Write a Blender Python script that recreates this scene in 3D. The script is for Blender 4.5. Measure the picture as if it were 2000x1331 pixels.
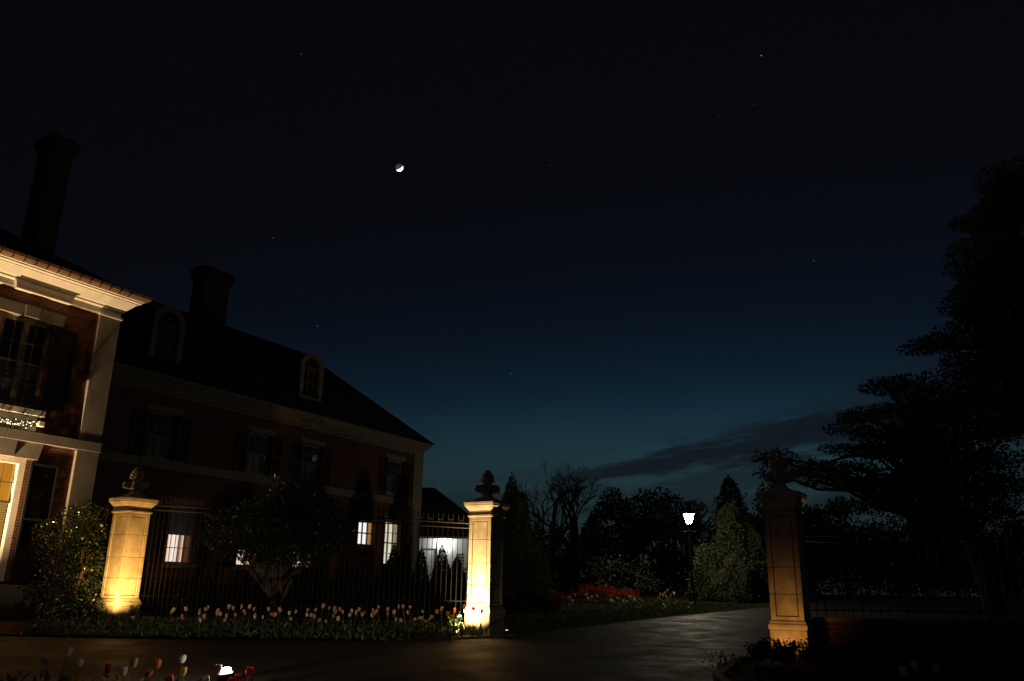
import bpy, math, random
import numpy as np
from mathutils import Vector, Matrix

for _o in list(bpy.data.objects):
    bpy.data.objects.remove(_o)
scene = bpy.context.scene
COL = scene.collection
R = math.radians
rng = np.random.default_rng(7)
random.seed(7)

# ------------------------------------------------------------------ camera
cam_data = bpy.data.cameras.new('camera')
cam = bpy.data.objects.new('camera', cam_data)
COL.objects.link(cam)
cam_data.sensor_fit = 'HORIZONTAL'
cam_data.sensor_width = 36.0
cam_data.lens = 28.8
cam_data.clip_start = 0.1
cam_data.clip_end = 9000.0
PITCH, ROLL = R(16.9), R(0.917)
EYE = Vector((0, 0, 1.0))
FW = Vector((0, math.cos(PITCH), math.sin(PITCH)))
UP0 = Vector((0, -math.sin(PITCH), math.cos(PITCH)))
RT0 = Vector((1, 0, 0))
RT = RT0 * math.cos(ROLL) + UP0 * math.sin(ROLL)
UP = UP0 * math.cos(ROLL) - RT0 * math.sin(ROLL)
_m = Matrix((RT, UP, -FW)).transposed().to_4x4()
_m.translation = EYE
cam.matrix_world = _m
scene.camera = cam

# ------------------------------------------------------------------ sky
SUN_AZ = 15.0
world = bpy.data.worlds.new('World')
scene.world = world
world.use_nodes = True
wn = world.node_tree
for _n in list(wn.nodes):
    wn.nodes.remove(_n)
def wnode(t, **k):
    nd = wn.nodes.new(t)
    for a, b in k.items():
        setattr(nd, a, b)
    return nd
def wl(a, b):
    wn.links.new(a, b)
def wmath(op, a, b=None, c=None, clamp=False):
    nd = wnode('ShaderNodeMath', operation=op, use_clamp=clamp)
    for i, v in enumerate((a, b, c)):
        if v is None:
            continue
        if isinstance(v, (int, float)):
            nd.inputs[i].default_value = v
        else:
            wl(v, nd.inputs[i])
    return nd.outputs[0]
def wmix(fac, a, b, mode='MIX'):
    nd = wnode('ShaderNodeMix', data_type='RGBA', blend_type=mode)
    for sock, v in ((nd.inputs[0], fac), (nd.inputs[6], a), (nd.inputs[7], b)):
        if isinstance(v, (int, float)):
            sock.default_value = v
        elif isinstance(v, tuple):
            sock.default_value = (*v, 1)
        else:
            wl(v, sock)
    return nd.outputs[2]
sky = wnode('ShaderNodeTexSky', sky_type='NISHITA')
sky.sun_disc = False
sky.sun_elevation = R(-6.5)
sky.sun_rotation = R(SUN_AZ)
sky.ozone_density = 1.0
tc = wnode('ShaderNodeTexCoord')
sep = wnode('ShaderNodeSeparateXYZ')
wl(tc.outputs['Generated'], sep.inputs[0])
elev = wmath('MULTIPLY', wmath('ARCSINE', sep.outputs[2]), 180 / math.pi)
azim = wmath('MULTIPLY', wmath('ARCTAN2', sep.outputs[0], sep.outputs[1]), 180 / math.pi)
deep = wnode('ShaderNodeGamma')
deep.inputs[1].default_value = 1.9
wl(sky.outputs[0], deep.inputs[0])
tint = wmix(1.0, deep.outputs[0], (23.5, 66.0, 77.0), 'MULTIPLY')
glow = wmix(1.0, tint, (0.0021, 0.0021, 0.0031), 'ADD')
# low evening cloud: long streaks close to the horizon
cvec = wnode('ShaderNodeCombineXYZ')
wl(wmath('MULTIPLY', azim, 0.10), cvec.inputs[0])
wl(wmath('SUBTRACT', wmath('MULTIPLY', elev, 0.62), wmath('MULTIPLY', azim, 0.085)), cvec.inputs[1])
cn = wnode('ShaderNodeTexNoise')
cn.inputs['Scale'].default_value = 1.0
cn.inputs['Detail'].default_value = 7.0
cn.inputs['Roughness'].default_value = 0.58
cn.inputs['Distortion'].default_value = 0.35
wl(cvec.outputs[0], cn.inputs['Vector'])
cr = wnode('ShaderNodeMapRange', interpolation_type='SMOOTHSTEP')
cr.inputs[1].default_value = 0.42
cr.inputs[2].default_value = 0.60
wl(cn.outputs[0], cr.inputs[0])
# the cloud deck's upper limit rises towards the west-right
top = wmath('ADD', wmath('MULTIPLY', azim, 0.26), 6.2)
cm = wnode('ShaderNodeMapRange', interpolation_type='SMOOTHSTEP')
cm.inputs[1].default_value = 2.6
cm.inputs[2].default_value = -0.6
wl(wmath('SUBTRACT', elev, top), cm.inputs[0])
cmask = wmath('MULTIPLY', cr.outputs[0], cm.outputs[0])
hz = wnode('ShaderNodeMapRange', interpolation_type='SMOOTHSTEP')
hz.inputs[1].default_value = 13.0
hz.inputs[2].default_value = 5.0
wl(elev, hz.inputs[0])
air = wmix(wmath('MULTIPLY', hz.outputs[0], 0.92), glow, (0.0115, 0.0205, 0.0268))
soft = wmix(wmath('MULTIPLY', cmask, 0.55), air, (0.0060, 0.0085, 0.0120))
# one long wedge of cloud climbing to the right
cdist = wmath('ABSOLUTE', wmath('SUBTRACT', elev, wmath('ADD', wmath('MULTIPLY', azim, 0.165), 6.75)))
cwid = wmath('ADD', wmath('MULTIPLY', wmath('MAXIMUM', wmath('SUBTRACT', azim, 3.0), 0.0), 0.085), 0.35)
cwedge = wmath('SUBTRACT', 1.25, wmath('DIVIDE', cdist, cwid))
cn2 = wnode('ShaderNodeTexNoise')
cn2.inputs['Scale'].default_value = 2.1
cn2.inputs['Detail'].default_value = 8.0
cn2.inputs['Roughness'].default_value = 0.62
wl(cvec.outputs[0], cn2.inputs['Vector'])
cw = wnode('ShaderNodeMapRange', interpolation_type='SMOOTHSTEP')
cw.inputs[1].default_value = 0.15
cw.inputs[2].default_value = 0.95
wl(wmath('ADD', cwedge, wmath('MULTIPLY', wmath('SUBTRACT', cn2.outputs[0], 0.5), 3.2)), cw.inputs[0])
caz = wnode('ShaderNodeMapRange', interpolation_type='SMOOTHSTEP')
caz.inputs[1].default_value = 2.0
caz.inputs[2].default_value = 7.0
wl(azim, caz.inputs[0])
skyc = wmix(wmath('MULTIPLY', wmath('MULTIPLY', cw.outputs[0], caz.outputs[0]), 0.86), soft, (0.0052, 0.0072, 0.0108))
bg = wnode('ShaderNodeBackground')
bg.inputs[1].default_value = 1.0
wl(skyc, bg.inputs[0])
world.cycles.sampling_method = 'NONE'
wo = wnode('ShaderNodeOutputWorld')
wl(bg.outputs[0], wo.inputs[0])

# ------------------------------------------------------------------ view
scene.view_settings.view_transform = 'Standard'
scene.view_settings.look = 'None'
scene.view_settings.exposure = 0.0
scene.view_settings.gamma = 1.0
scene.view_settings.use_curve_mapping = False
scene.render.engine = 'CYCLES'
scene.cycles.max_bounces = 5
scene.cycles.transparent_max_bounces = 12
scene.cycles.sample_clamp_indirect = 2.0
scene.cycles.caustics_reflective = False
scene.cycles.caustics_refractive = False
scene.cycles.light_sampling_threshold = 0.0
scene.cycles.use_adaptive_sampling = False
scene.cycles.use_denoising = True

# ------------------------------------------------------------------ materials
def new_mat(name):
    m = bpy.data.materials.new(name)
    m.use_nodes = True
    return m, m.node_tree, m.node_tree.nodes['Principled BSDF']
def mat(name, col, rough=0.8, var=0.25, scale=6.0, bump=0.2, bscale=40.0, spec=0.3, metal=0.0, transl=0.0, bdist=0.01):
    m, nt, b = new_mat(name)
    N, L = nt.nodes, nt.links
    tcn = N.new('ShaderNodeTexCoord')
    nz = N.new('ShaderNodeTexNoise'); nz.inputs['Scale'].default_value = scale; nz.inputs['Detail'].default_value = 6
    L.new(tcn.outputs['Object'], nz.inputs['Vector'])
    rp = N.new('ShaderNodeValToRGB')
    rp.color_ramp.elements[0].position = 0.3; rp.color_ramp.elements[1].position = 0.72
    rp.color_ramp.elements[0].color = (*[c * (1 - var) for c in col], 1)
    rp.color_ramp.elements[1].color = (*[min(1, c * (1 + var)) for c in col], 1)
    L.new(nz.outputs[0], rp.inputs[0]); L.new(rp.outputs[0], b.inputs['Base Color'])
    b.inputs['Roughness'].default_value = rough
    b.inputs['Specular IOR Level'].default_value = spec
    b.inputs['Metallic'].default_value = metal
    if bump:
        n2 = N.new('ShaderNodeTexNoise'); n2.inputs['Scale'].default_value = bscale; n2.inputs['Detail'].default_value = 4
        L.new(tcn.outputs['Object'], n2.inputs['Vector'])
        bp = N.new('ShaderNodeBump'); bp.inputs['Strength'].default_value = bump; bp.inputs['Distance'].default_value = bdist
        L.new(n2.outputs[0], bp.inputs['Height']); L.new(bp.outputs[0], b.inputs['Normal'])
    if transl:
        tr = N.new('ShaderNodeBsdfTranslucent'); L.new(rp.outputs[0], tr.inputs[0])
        mx = N.new('ShaderNodeMixShader'); mx.inputs[0].default_value = transl
        out = N['Material Output']
        L.new(b.outputs[0], mx.inputs[1]); L.new(tr.outputs[0], mx.inputs[2]); L.new(mx.outputs[0], out.inputs[0])
    return m
def leaf_mat(name, c0, c1, rough=0.45, transl=0.25, spec=0.4):
    m, nt, b = new_mat(name)
    N, L = nt.nodes, nt.links
    g = N.new('ShaderNodeNewGeometry')
    rp = N.new('ShaderNodeValToRGB')
    rp.color_ramp.elements[0].color = (*c0, 1); rp.color_ramp.elements[1].color = (*c1, 1)
    L.new(g.outputs['Random Per Island'], rp.inputs[0])
    L.new(rp.outputs[0], b.inputs['Base Color'])
    b.inputs['Roughness'].default_value = rough; b.inputs['Specular IOR Level'].default_value = spec
    tr = N.new('ShaderNodeBsdfTranslucent'); L.new(rp.outputs[0], tr.inputs[0])
    mx = N.new('ShaderNodeMixShader'); mx.inputs[0].default_value = transl
    L.new(b.outputs[0], mx.inputs[1]); L.new(tr.outputs[0], mx.inputs[2]); L.new(mx.outputs[0], N['Material Output'].inputs[0])
    return m
def emit_mat(name, col, strength, col2=None, wave=0.0):
    m = bpy.data.materials.new(name); m.use_nodes = True
    nt = m.node_tree; N, L = nt.nodes, nt.links
    N.remove(N['Principled BSDF'])
    e = N.new('ShaderNodeEmission'); e.inputs[0].default_value = (*col, 1); e.inputs[1].default_value = strength
    if col2:
        tcn = N.new('ShaderNodeTexCoord')
        nz = N.new('ShaderNodeTexNoise'); nz.inputs['Scale'].default_value = 3.0
        mp = N.new('ShaderNodeMapping'); mp.inputs['Scale'].default_value = (wave or 1, 1, 0.25)
        L.new(tcn.outputs['Object'], mp.inputs[0]); L.new(mp.outputs[0], nz.inputs['Vector'])
        mx = N.new('ShaderNodeMix'); mx.data_type = 'RGBA'
        mx.inputs[6].default_value = (*col, 1); mx.inputs[7].default_value = (*col2, 1)
        mr = N.new('ShaderNodeMapRange'); mr.inputs[1].default_value = 0.35; mr.inputs[2].default_value = 0.65
        L.new(nz.outputs[0], mr.inputs[0]); L.new(mr.outputs[0], mx.inputs[0]); L.new(mx.outputs[2], e.inputs[0])
    L.new(e.outputs[0], N['Material Output'].inputs[0])
    return m
def brick_mat(name):
    m, nt, b = new_mat(name)
    N, L = nt.nodes, nt.links
    tcn = N.new('ShaderNodeTexCoord'); sp = N.new('ShaderNodeSeparateXYZ'); L.new(tcn.outputs['Object'], sp.inputs[0])
    ad = N.new('ShaderNodeMath'); ad.operation = 'ADD'; L.new(sp.outputs[0], ad.inputs[0]); L.new(sp.outputs[1], ad.inputs[1])
    cb = N.new('ShaderNodeCombineXYZ'); L.new(ad.outputs[0], cb.inputs[0]); L.new(sp.outputs[2], cb.inputs[1])
    bt = N.new('ShaderNodeTexBrick'); L.new(cb.outputs[0], bt.inputs['Vector'])
    bt.inputs['Scale'].default_value = 1.0; bt.inputs['Brick Width'].default_value = 0.215; bt.inputs['Row Height'].default_value = 0.075
    bt.inputs['Mortar Size'].default_value = 0.007; bt.inputs['Mortar Smooth'].default_value = 0.2; bt.inputs['Bias'].default_value = 0.0
    bt.inputs['Color1'].default_value = (0.13, 0.042, 0.028, 1); bt.inputs['Color2'].default_value = (0.20, 0.068, 0.042, 1)
    bt.inputs['Mortar'].default_value = (0.27, 0.21, 0.16, 1)
    nz = N.new('ShaderNodeTexNoise'); nz.inputs['Scale'].default_value = 9.0; L.new(cb.outputs[0], nz.inputs['Vector'])
    mx = N.new('ShaderNodeMix'); mx.data_type = 'RGBA'; mx.blend_type = 'MULTIPLY'; mx.inputs[0].default_value = 0.6
    L.new(bt.outputs[0], mx.inputs[6]); L.new(nz.outputs[0], mx.inputs[7])
    L.new(mx.outputs[2], b.inputs['Base Color']); b.inputs['Roughness'].default_value = 0.9; b.inputs['Specular IOR Level'].default_value = 0.2
    bp = N.new('ShaderNodeBump'); bp.inputs['Strength'].default_value = 0.7; bp.inputs['Distance'].default_value = 0.012; bp.invert = True
    L.new(bt.outputs['Fac'], bp.inputs['Height']); L.new(bp.outputs[0], b.inputs['Normal'])
    return m
def glass_mat(name, gloss=0.12):
    m = bpy.data.materials.new(name); m.use_nodes = True
    nt = m.node_tree; N, L = nt.nodes, nt.links
    N.remove(N['Principled BSDF'])
    t = N.new('ShaderNodeBsdfTransparent'); g = N.new('ShaderNodeBsdfGlossy'); g.inputs['Roughness'].default_value = 0.03
    mx = N.new('ShaderNodeMixShader'); mx.inputs[0].default_value = gloss
    L.new(t.outputs[0], mx.inputs[1]); L.new(g.outputs[0], mx.inputs[2]); L.new(mx.outputs[0], N['Material Output'].inputs[0])
    return m
M = {}
M['brick'] = brick_mat('red brick')
M['stone'] = mat('limestone', (0.50, 0.43, 0.33), 0.9, 0.22, 5.0, 0.5, 55.0, 0.15)
def vary(m, lo, hi):
    """block to block brightness differences"""
    nt = m.node_tree; N, L = nt.nodes, nt.links; b = N['Principled BSDF']
    src = b.inputs['Base Color'].links[0].from_socket
    oi = N.new('ShaderNodeObjectInfo'); mr = N.new('ShaderNodeMapRange'); mr.inputs[3].default_value = lo; mr.inputs[4].default_value = hi
    L.new(oi.outputs['Random'], mr.inputs[0])
    st = N.new('ShaderNodeTexNoise'); st.inputs['Scale'].default_value = 1.7; st.inputs['Detail'].default_value = 8; st.inputs['Roughness'].default_value = 0.7
    tcn = N.new('ShaderNodeTexCoord'); mp = N.new('ShaderNodeMapping'); mp.inputs['Scale'].default_value = (2.2, 2.2, 0.7)
    L.new(tcn.outputs['Object'], mp.inputs[0]); L.new(mp.outputs[0], st.inputs['Vector'])
    m2 = N.new('ShaderNodeMapRange'); m2.inputs[1].default_value = 0.35; m2.inputs[2].default_value = 0.62; m2.inputs[3].default_value = 0.80; m2.inputs[4].default_value = 1.05
    L.new(st.outputs[0], m2.inputs[0])
    mm = N.new('ShaderNodeMath'); mm.operation = 'MULTIPLY'; L.new(mr.outputs[0], mm.inputs[0]); L.new(m2.outputs[0], mm.inputs[1])
    vm = N.new('ShaderNodeVectorMath'); vm.operation = 'SCALE'; L.new(src, vm.inputs[0]); L.new(mm.outputs[0], vm.inputs['Scale'])
    L.new(vm.outputs[0], b.inputs['Base Color'])
vary(M['stone'], 0.88, 1.10)
M['trim'] = mat('painted trim', (0.62, 0.58, 0.50), 0.6, 0.08, 4.0, 0.15, 60.0)
M['cream'] = mat('house limestone trim', (0.215, 0.19, 0.15), 0.85, 0.15, 4.0, 0.3, 60.0)
M['roof'] = mat('slate roof', (0.030, 0.028, 0.030), 0.8, 0.3, 8.0, 0.5, 12.0)
M['shutter'] = mat('dark shutter paint', (0.018, 0.020, 0.018), 0.5, 0.2, 5.0, 0.1)
M['iron'] = mat('black iron', (0.010, 0.010, 0.010), 0.45, 0.2, 20.0, 0.1, 90.0, 0.4)
def asphalt_mat():
    m, nt, b = new_mat('asphalt')
    N, L = nt.nodes, nt.links
    tcn = N.new('ShaderNodeTexCoord')
    def nz(sc, det=4):
        q = N.new('ShaderNodeTexNoise'); q.inputs['Scale'].default_value = sc; q.inputs['Detail'].default_value = det
        L.new(tcn.outputs['Object'], q.inputs['Vector']); return q.outputs[0]
    def ramp(v, a, b_, c0, c1):
        r = N.new('ShaderNodeMapRange'); r.inputs[1].default_value = a; r.inputs[2].default_value = b_; r.inputs[3].default_value = c0; r.inputs[4].default_value = c1
        L.new(v, r.inputs[0]); return r.outputs[0]
    fine = ramp(nz(30.0), 0.3, 0.7, 0.45, 1.6); patch = ramp(nz(0.55, 5), 0.35, 0.65, 0.75, 1.25)
    mm = N.new('ShaderNodeMath'); mm.operation = 'MULTIPLY'; L.new(fine, mm.inputs[0]); L.new(patch, mm.inputs[1])
    vm = N.new('ShaderNodeVectorMath'); vm.operation = 'SCALE'; vm.inputs[0].default_value = (0.036, 0.033, 0.029); L.new(mm.outputs[0], vm.inputs['Scale'])
    L.new(vm.outputs[0], b.inputs['Base Color'])
    L.new(ramp(nz(1.3, 5), 0.35, 0.65, 0.56, 0.76), b.inputs['Roughness'])
    b.inputs['Specular IOR Level'].default_value = 0.22
    bp = N.new('ShaderNodeBump'); bp.inputs['Strength'].default_value = 1.0; bp.inputs['Distance'].default_value = 0.03
    L.new(nz(22.0, 6), bp.inputs['Height']); L.new(bp.outputs[0], b.inputs['Normal'])
    return m
M['asphalt'] = asphalt_mat()
M['kerb'] = mat('stone kerb', (0.10, 0.09, 0.075), 0.85, 0.3, 7.0, 0.4)
M['ground'] = mat('lawn earth', (0.040, 0.043, 0.020), 0.95, 0.4, 2.5, 0.6, 30.0, 0.1)
M['mulch'] = mat('mulch', (0.045, 0.026, 0.014), 0.95, 0.5, 14.0, 0.9, 45.0, 0.1)
M['bark'] = mat('bark', (0.06, 0.046, 0.034), 0.9, 0.35, 12.0, 0.7, 40.0, 0.1)
M['paleb'] = mat('pale bark', (0.20, 0.16, 0.12), 0.9, 0.35, 12.0, 0.6, 40.0, 0.1)
M['holly'] = leaf_mat('holly leaves', (0.012, 0.026, 0.010), (0.036, 0.062, 0.024), 0.25, 0.06, 0.6)
M['magnolia'] = leaf_mat('evergreen leaves', (0.014, 0.030, 0.012), (0.050, 0.080, 0.032), 0.3, 0.15, 0.5)
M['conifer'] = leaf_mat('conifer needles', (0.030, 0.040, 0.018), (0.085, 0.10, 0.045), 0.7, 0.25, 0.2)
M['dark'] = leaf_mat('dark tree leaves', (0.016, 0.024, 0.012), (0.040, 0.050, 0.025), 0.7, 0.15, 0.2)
M['maple'] = leaf_mat('spreading tree leaves', (0.020, 0.022, 0.012), (0.050, 0.050, 0.028), 0.7, 0.2, 0.2)
M['shrub'] = leaf_mat('shrub leaves', (0.035, 0.050, 0.018), (0.080, 0.10, 0.040), 0.5, 0.25)
M['azalea'] = leaf_mat('azalea blooms', (0.22, 0.020, 0.018), (0.46, 0.065, 0.048), 0.6, 0.3, 0.2)
M['green'] = leaf_mat('tulip leaves', (0.030, 0.055, 0.022), (0.060, 0.10, 0.042), 0.5, 0.3)
M['grass'] = leaf_mat('grass blades', (0.035, 0.048, 0.016), (0.075, 0.090, 0.032), 0.6, 0.3)
M['t_cream'] = mat('cream pink petals', (0.72, 0.42, 0.30), 0.55, 0.30, 14.0, 0, transl=0.35)
M['t_white'] = mat('white petals', (0.75, 0.70, 0.58), 0.55, 0.08, 9.0, 0, transl=0.35)
M['t_yellow'] = mat('yellow petals', (0.78, 0.45, 0.08), 0.55, 0.12, 9.0, 0, transl=0.35)
M['t_red'] = mat('red petals', (0.55, 0.05, 0.025), 0.5, 0.2, 9.0, 0, transl=0.4)
M['t_orange'] = mat('orange petals', (0.70, 0.22, 0.06), 0.5, 0.2, 9.0, 0, transl=0.4)
M['fixture'] = mat('fixture metal', (0.03, 0.03, 0.03), 0.4, 0.1, 10, 0)
M['white'] = mat('white clapboard', (0.70, 0.70, 0.67), 0.7, 0.05, 4.0, 0.1)
M['whitebox'] = mat('white bracket', (0.70, 0.68, 0.62), 0.6, 0.05, 4.0, 0.1)
M['glass'] = glass_mat('window glass')
M['curtain'] = mat('grey curtain', (0.20, 0.19, 0.17), 0.9, 0.2, 6.0, 0.2)
M['drape'] = mat('dark drape', (0.06, 0.045, 0.035), 0.9, 0.3, 8.0, 0.2)
M['cobalt'] = mat('interior dark', (0.02, 0.02, 0.02), 0.9, 0.1, 5.0, 0)

# ------------------------------------------------------------------ mesh helpers
def tag(o, label=None, cat=None, group=None, kind=None):
    if label: o['label'] = label
    if cat: o['category'] = cat
    if group: o['group'] = group
    if kind: o['kind'] = kind
    return o
def empty(name, loc=(0, 0, 0), rz=0.0):
    o = bpy.data.objects.new(name, None)
    o.empty_display_size = 0.2
    COL.objects.link(o)
    o.location = loc
    o.rotation_euler = (0, 0, rz)
    return o
def link(name, me, parent=None, loc=None, rot=None, scale=None):
    o = bpy.data.objects.new(name, me)
    COL.objects.link(o)
    if parent is not None: o.parent = parent
    if loc is not None: o.location = loc
    if rot is not None: o.rotation_euler = rot
    if scale is not None: o.scale = scale
    return o
class MB:
    def __init__(self):
        self.v = []; self.f = []
    def add(self, vs, fs):
        b = len(self.v); self.v += [tuple(p) for p in vs]
        self.f += [tuple(i + b for i in q) for q in fs]
        return self
    def box(self, x0, x1, y0, y1, z0, z1):
        vs = [(x0, y0, z0), (x1, y0, z0), (x1, y1, z0), (x0, y1, z0), (x0, y0, z1), (x1, y0, z1), (x1, y1, z1), (x0, y1, z1)]
        return self.add(vs, [(3, 2, 1, 0), (4, 5, 6, 7), (0, 1, 5, 4), (1, 2, 6, 5), (2, 3, 7, 6), (3, 0, 4, 7)])
    def square(self, prof, cx=0, cy=0):
        """stacked square rings (half width, z), closed"""
        vs = []; fs = []
        for h, z in prof:
            vs += [(cx - h, cy - h, z), (cx + h, cy - h, z), (cx + h, cy + h, z), (cx - h, cy + h, z)]
        for i in range(len(prof) - 1):
            for k in range(4):
                a, b = i * 4 + k, i * 4 + (k + 1) % 4
                fs.append((a, b, b + 4, a + 4))
        fs.append((3, 2, 1, 0)); t = 4 * (len(prof) - 1)
        fs.append((t, t + 1, t + 2, t + 3))
        return self.add(vs, fs)
    def lathe(self, prof, seg=16, lobes=0, amp=None, c=(0, 0, 0)):
        vs = []; fs = []
        for i, (r, z) in enumerate(prof):
            for k in range(seg):
                a = 2 * math.pi * k / seg
                rr = r
                if lobes and amp: rr = r * (1 + amp[i] * math.cos(lobes * a))
                vs.append((c[0] + rr * math.cos(a), c[1] + rr * math.sin(a), c[2] + z))
        for i in range(len(prof) - 1):
            for k in range(seg):
                a, b = i * seg + k, i * seg + (k + 1) % seg
                fs.append((a, b, b + seg, a + seg))
        fs.append(tuple(range(seg - 1, -1, -1))); t = seg * (len(prof) - 1)
        fs.append(tuple(range(t, t + seg)))
        return self.add(vs, fs)
    def tube(self, pts, rad, seg=6):
        pts = [Vector(p) for p in pts]
        if isinstance(rad, (int, float)): rad = [rad] * len(pts)
        vs = []; fs = []
        prev = None
        for i, p in enumerate(pts):
            d = (pts[min(i + 1, len(pts) - 1)] - pts[max(i - 1, 0)])
            if d.length < 1e-9: d = Vector((0, 0, 1))
            d.normalize()
            ref = prev if prev is not None else (Vector((1, 0, 0)) if abs(d.x) < 0.8 else Vector((0, 1, 0)))
            a = (ref - d * ref.dot(d)).normalized(); b = d.cross(a); prev = a
            for k in range(seg):
                t = 2 * math.pi * k / seg
                vs.append(p + (a * math.cos(t) + b * math.sin(t)) * rad[i])
        for i in range(len(pts) - 1):
            for k in range(seg):
                q, r = i * seg + k, i * seg + (k + 1) % seg
                fs.append((q, r, r + seg, q + seg))
        fs.append(tuple(range(seg - 1, -1, -1))); t = seg * (len(pts) - 1)
        fs.append(tuple(range(t, t + seg)))
        return self.add(vs, fs)
    def extrude_poly(self, poly, y0, y1):
        """polygon in x,z extruded along y"""
        n = len(poly)
        vs = [(x, y0, z) for x, z in poly] + [(x, y1, z) for x, z in poly]
        fs = [tuple(range(n)), tuple(range(2 * n - 1, n - 1, -1))]
        for k in range(n):
            fs.append((k, k + n, (k + 1) % n + n, (k + 1) % n))
        return self.add(vs, fs)
    def mesh(self, name, material, smooth=False):
        me = bpy.data.meshes.new(name)
        me.from_pydata(self.v, [], self.f)
        me.materials.append(material)
        if smooth:
            me.polygons.foreach_set('use_smooth', [True] * len(me.polygons))
        me.update()
        return me
    def build(self, name, material, parent=None, loc=None, rot=None, smooth=False):
        return link(name, self.mesh(name, material, smooth), parent, loc, rot)
def bevel(o, w=0.01, seg=1):
    b = o.modifiers.new('bevel', 'BEVEL'); b.width = w; b.segments = seg; b.limit_method = 'ANGLE'; b.angle_limit = R(40)
    return o
def quads_mesh(name, V, material):
    """V: (N,4,3) array of quads"""
    n = len(V)
    me = bpy.data.meshes.new(name)
    me.vertices.add(n * 4); me.loops.add(n * 4); me.polygons.add(n)
    me.vertices.foreach_set('co', np.ascontiguousarray(V, dtype=np.float32).reshape(-1))
    me.loops.foreach_set('vertex_index', np.arange(n * 4, dtype=np.int32))
    me.polygons.foreach_set('loop_start', np.arange(0, n * 4, 4, dtype=np.int32))
    me.polygons.foreach_set('loop_total', np.full(n, 4, dtype=np.int32))
    me.materials.append(material)
    me.update(); me.validate()
    return me
def leaves(C, size, droop=0.0, aspect=0.5, out=None, flat=0.0):
    """C (N,3) centres -> (N,4,3) diamond leaves with random orientation"""
    n = len(C)
    d = rng.normal(size=(n, 3)); d[:, 2] = d[:, 2] * (1 - flat) - droop
    if out is not None: d = d * 0.7 + out
    d /= np.linalg.norm(d, axis=1, keepdims=True) + 1e-9
    r = rng.normal(size=(n, 3)); r[:, 2] *= (1 - flat)
    w = np.cross(d, r); w /= np.linalg.norm(w, axis=1, keepdims=True) + 1e-9
    s = (size * rng.uniform(0.6, 1.35, n))[:, None]
    nn = np.cross(d, w)
    a = C - d * s * 0.5; b = C + d * s * 0.5
    l = C + w * s * aspect * 0.5 - d * s * 0.08 + nn * s * 0.06
    q = C - w * s * aspect * 0.5 - d * s * 0.08 + nn * s * 0.06
    return np.stack([a, l, b, q], axis=1)
def in_ellipsoid(n, c, r, shell=0.0):
    p = rng.normal(size=(n, 3)); p /= np.linalg.norm(p, axis=1, keepdims=True)
    rad = rng.uniform(shell ** 3, 1, n) ** (1 / 3)
    return np.array(c) + p * rad[:, None] * np.array(r)
def gz(Y):
    return 0.036 * (min(Y, 42.0) - 18.0)
def light(name, kind, loc, energy, col, parent=None, radius=0.05, target=None, angle=60, blend=0.6):
    ld = bpy.data.lights.new(name, kind)
    ld.energy = energy; ld.color = col
    ld.shadow_soft_size = radius
    if kind == 'SPOT':
        ld.spot_size = R(angle); ld.spot_blend = blend
    o = bpy.data.objects.new(name, ld)
    COL.objects.link(o)
    o.location = loc
    if target is not None:
        o.rotation_euler = (Vector(target) - Vector(loc)).to_track_quat('-Z', 'Y').to_euler()
    if parent is not None: o.parent = parent
    return o

# ------------------------------------------------------------------ ground, drive, beds
def tilted(poly, dz, name, material, kind='structure'):
    mb = MB()
    mb.add([(x, y, gz(y) + dz) for x, y in poly], [tuple(range(len(poly)))])
    o = mb.build(name, material)
    tag(o, kind=kind)
    return o
def ground_grid(name, material):
    xs = [-900, -400, -120, -60, -30, -15, 0, 15, 30, 60, 120, 400, 900]
    ys = [-300, -60, -10, 0, 6, 12, 18, 24, 30, 36, 42, 60, 120, 400, 1200]
    vs = [(x, y, gz(max(y, -10))) for y in ys for x in xs]
    fs = []
    nx = len(xs)
    for j in range(len(ys) - 1):
        for i in range(nx - 1):
            a = j * nx + i
            fs.append((a, a + 1, a + nx + 1, a + nx))
    return tag(MB().add(vs, fs).build(name, material), kind='structure')
ground_grid('ground', M['ground'])
LEFT_EDGE = [(-30, 17.3), (-14, 17.15), (-8, 17.0), (-4, 17.05), (-1.5, 17.5), (-0.45, 18.15), (0.2, 18.75), (1.32, 20.49), (2.9, 22.9), (4.66, 25.49), (7.1, 28.7), (9.4, 31.4), (11.8, 34.6), (14.2, 39.12)]
RIGHT_EDGE = [(24, 39.6), (24, 27.0), (14.5, 26.8), (10.8, 24.2), (7.6, 19.6), (5.3, 16.6), (4.35, 15.4), (3.75, 14.6), (2.95, 12.6), (2.6, 9.0), (2.6, -6), (-30, -6)]
tilted(LEFT_EDGE + RIGHT_EDGE, 0.006, 'driveway', M['asphalt'])
def strip(name, pts, w, h, material, side=1):
    mb = MB()
    P = [Vector((x, y, 0)) for x, y in pts]
    L_ = []; 
    for i, p in enumerate(P):
        d = (P[min(i + 1, len(P) - 1)] - P[max(i - 1, 0)]).normalized()
        nrm = Vector((-d.y, d.x, 0)) * side
        q = p + nrm * w
        L_.append([(p.x, p.y, gz(p.y) - 0.05), (p.x, p.y, gz(p.y) + h), (q.x, q.y, gz(q.y) + h), (q.x, q.y, gz(q.y) - 0.05)])
    vs = [v for s in L_ for v in s]; fs = []
    for i in range(len(P) - 1):
        for k in range(4):
            a, b = i * 4 + k, i * 4 + (k + 1) % 4
            fs.append((a, b, b + 4, a + 4))
    fs += [(0, 1, 2, 3), (len(vs) - 1, len(vs) - 2, len(vs) - 3, len(vs) - 4)]
    mb.add(vs, fs)
    return tag(mb.build(name, material), kind='structure')
strip('kerb', LEFT_EDGE[4:7], 0.12, 0.06, M['kerb'], 1)
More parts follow.
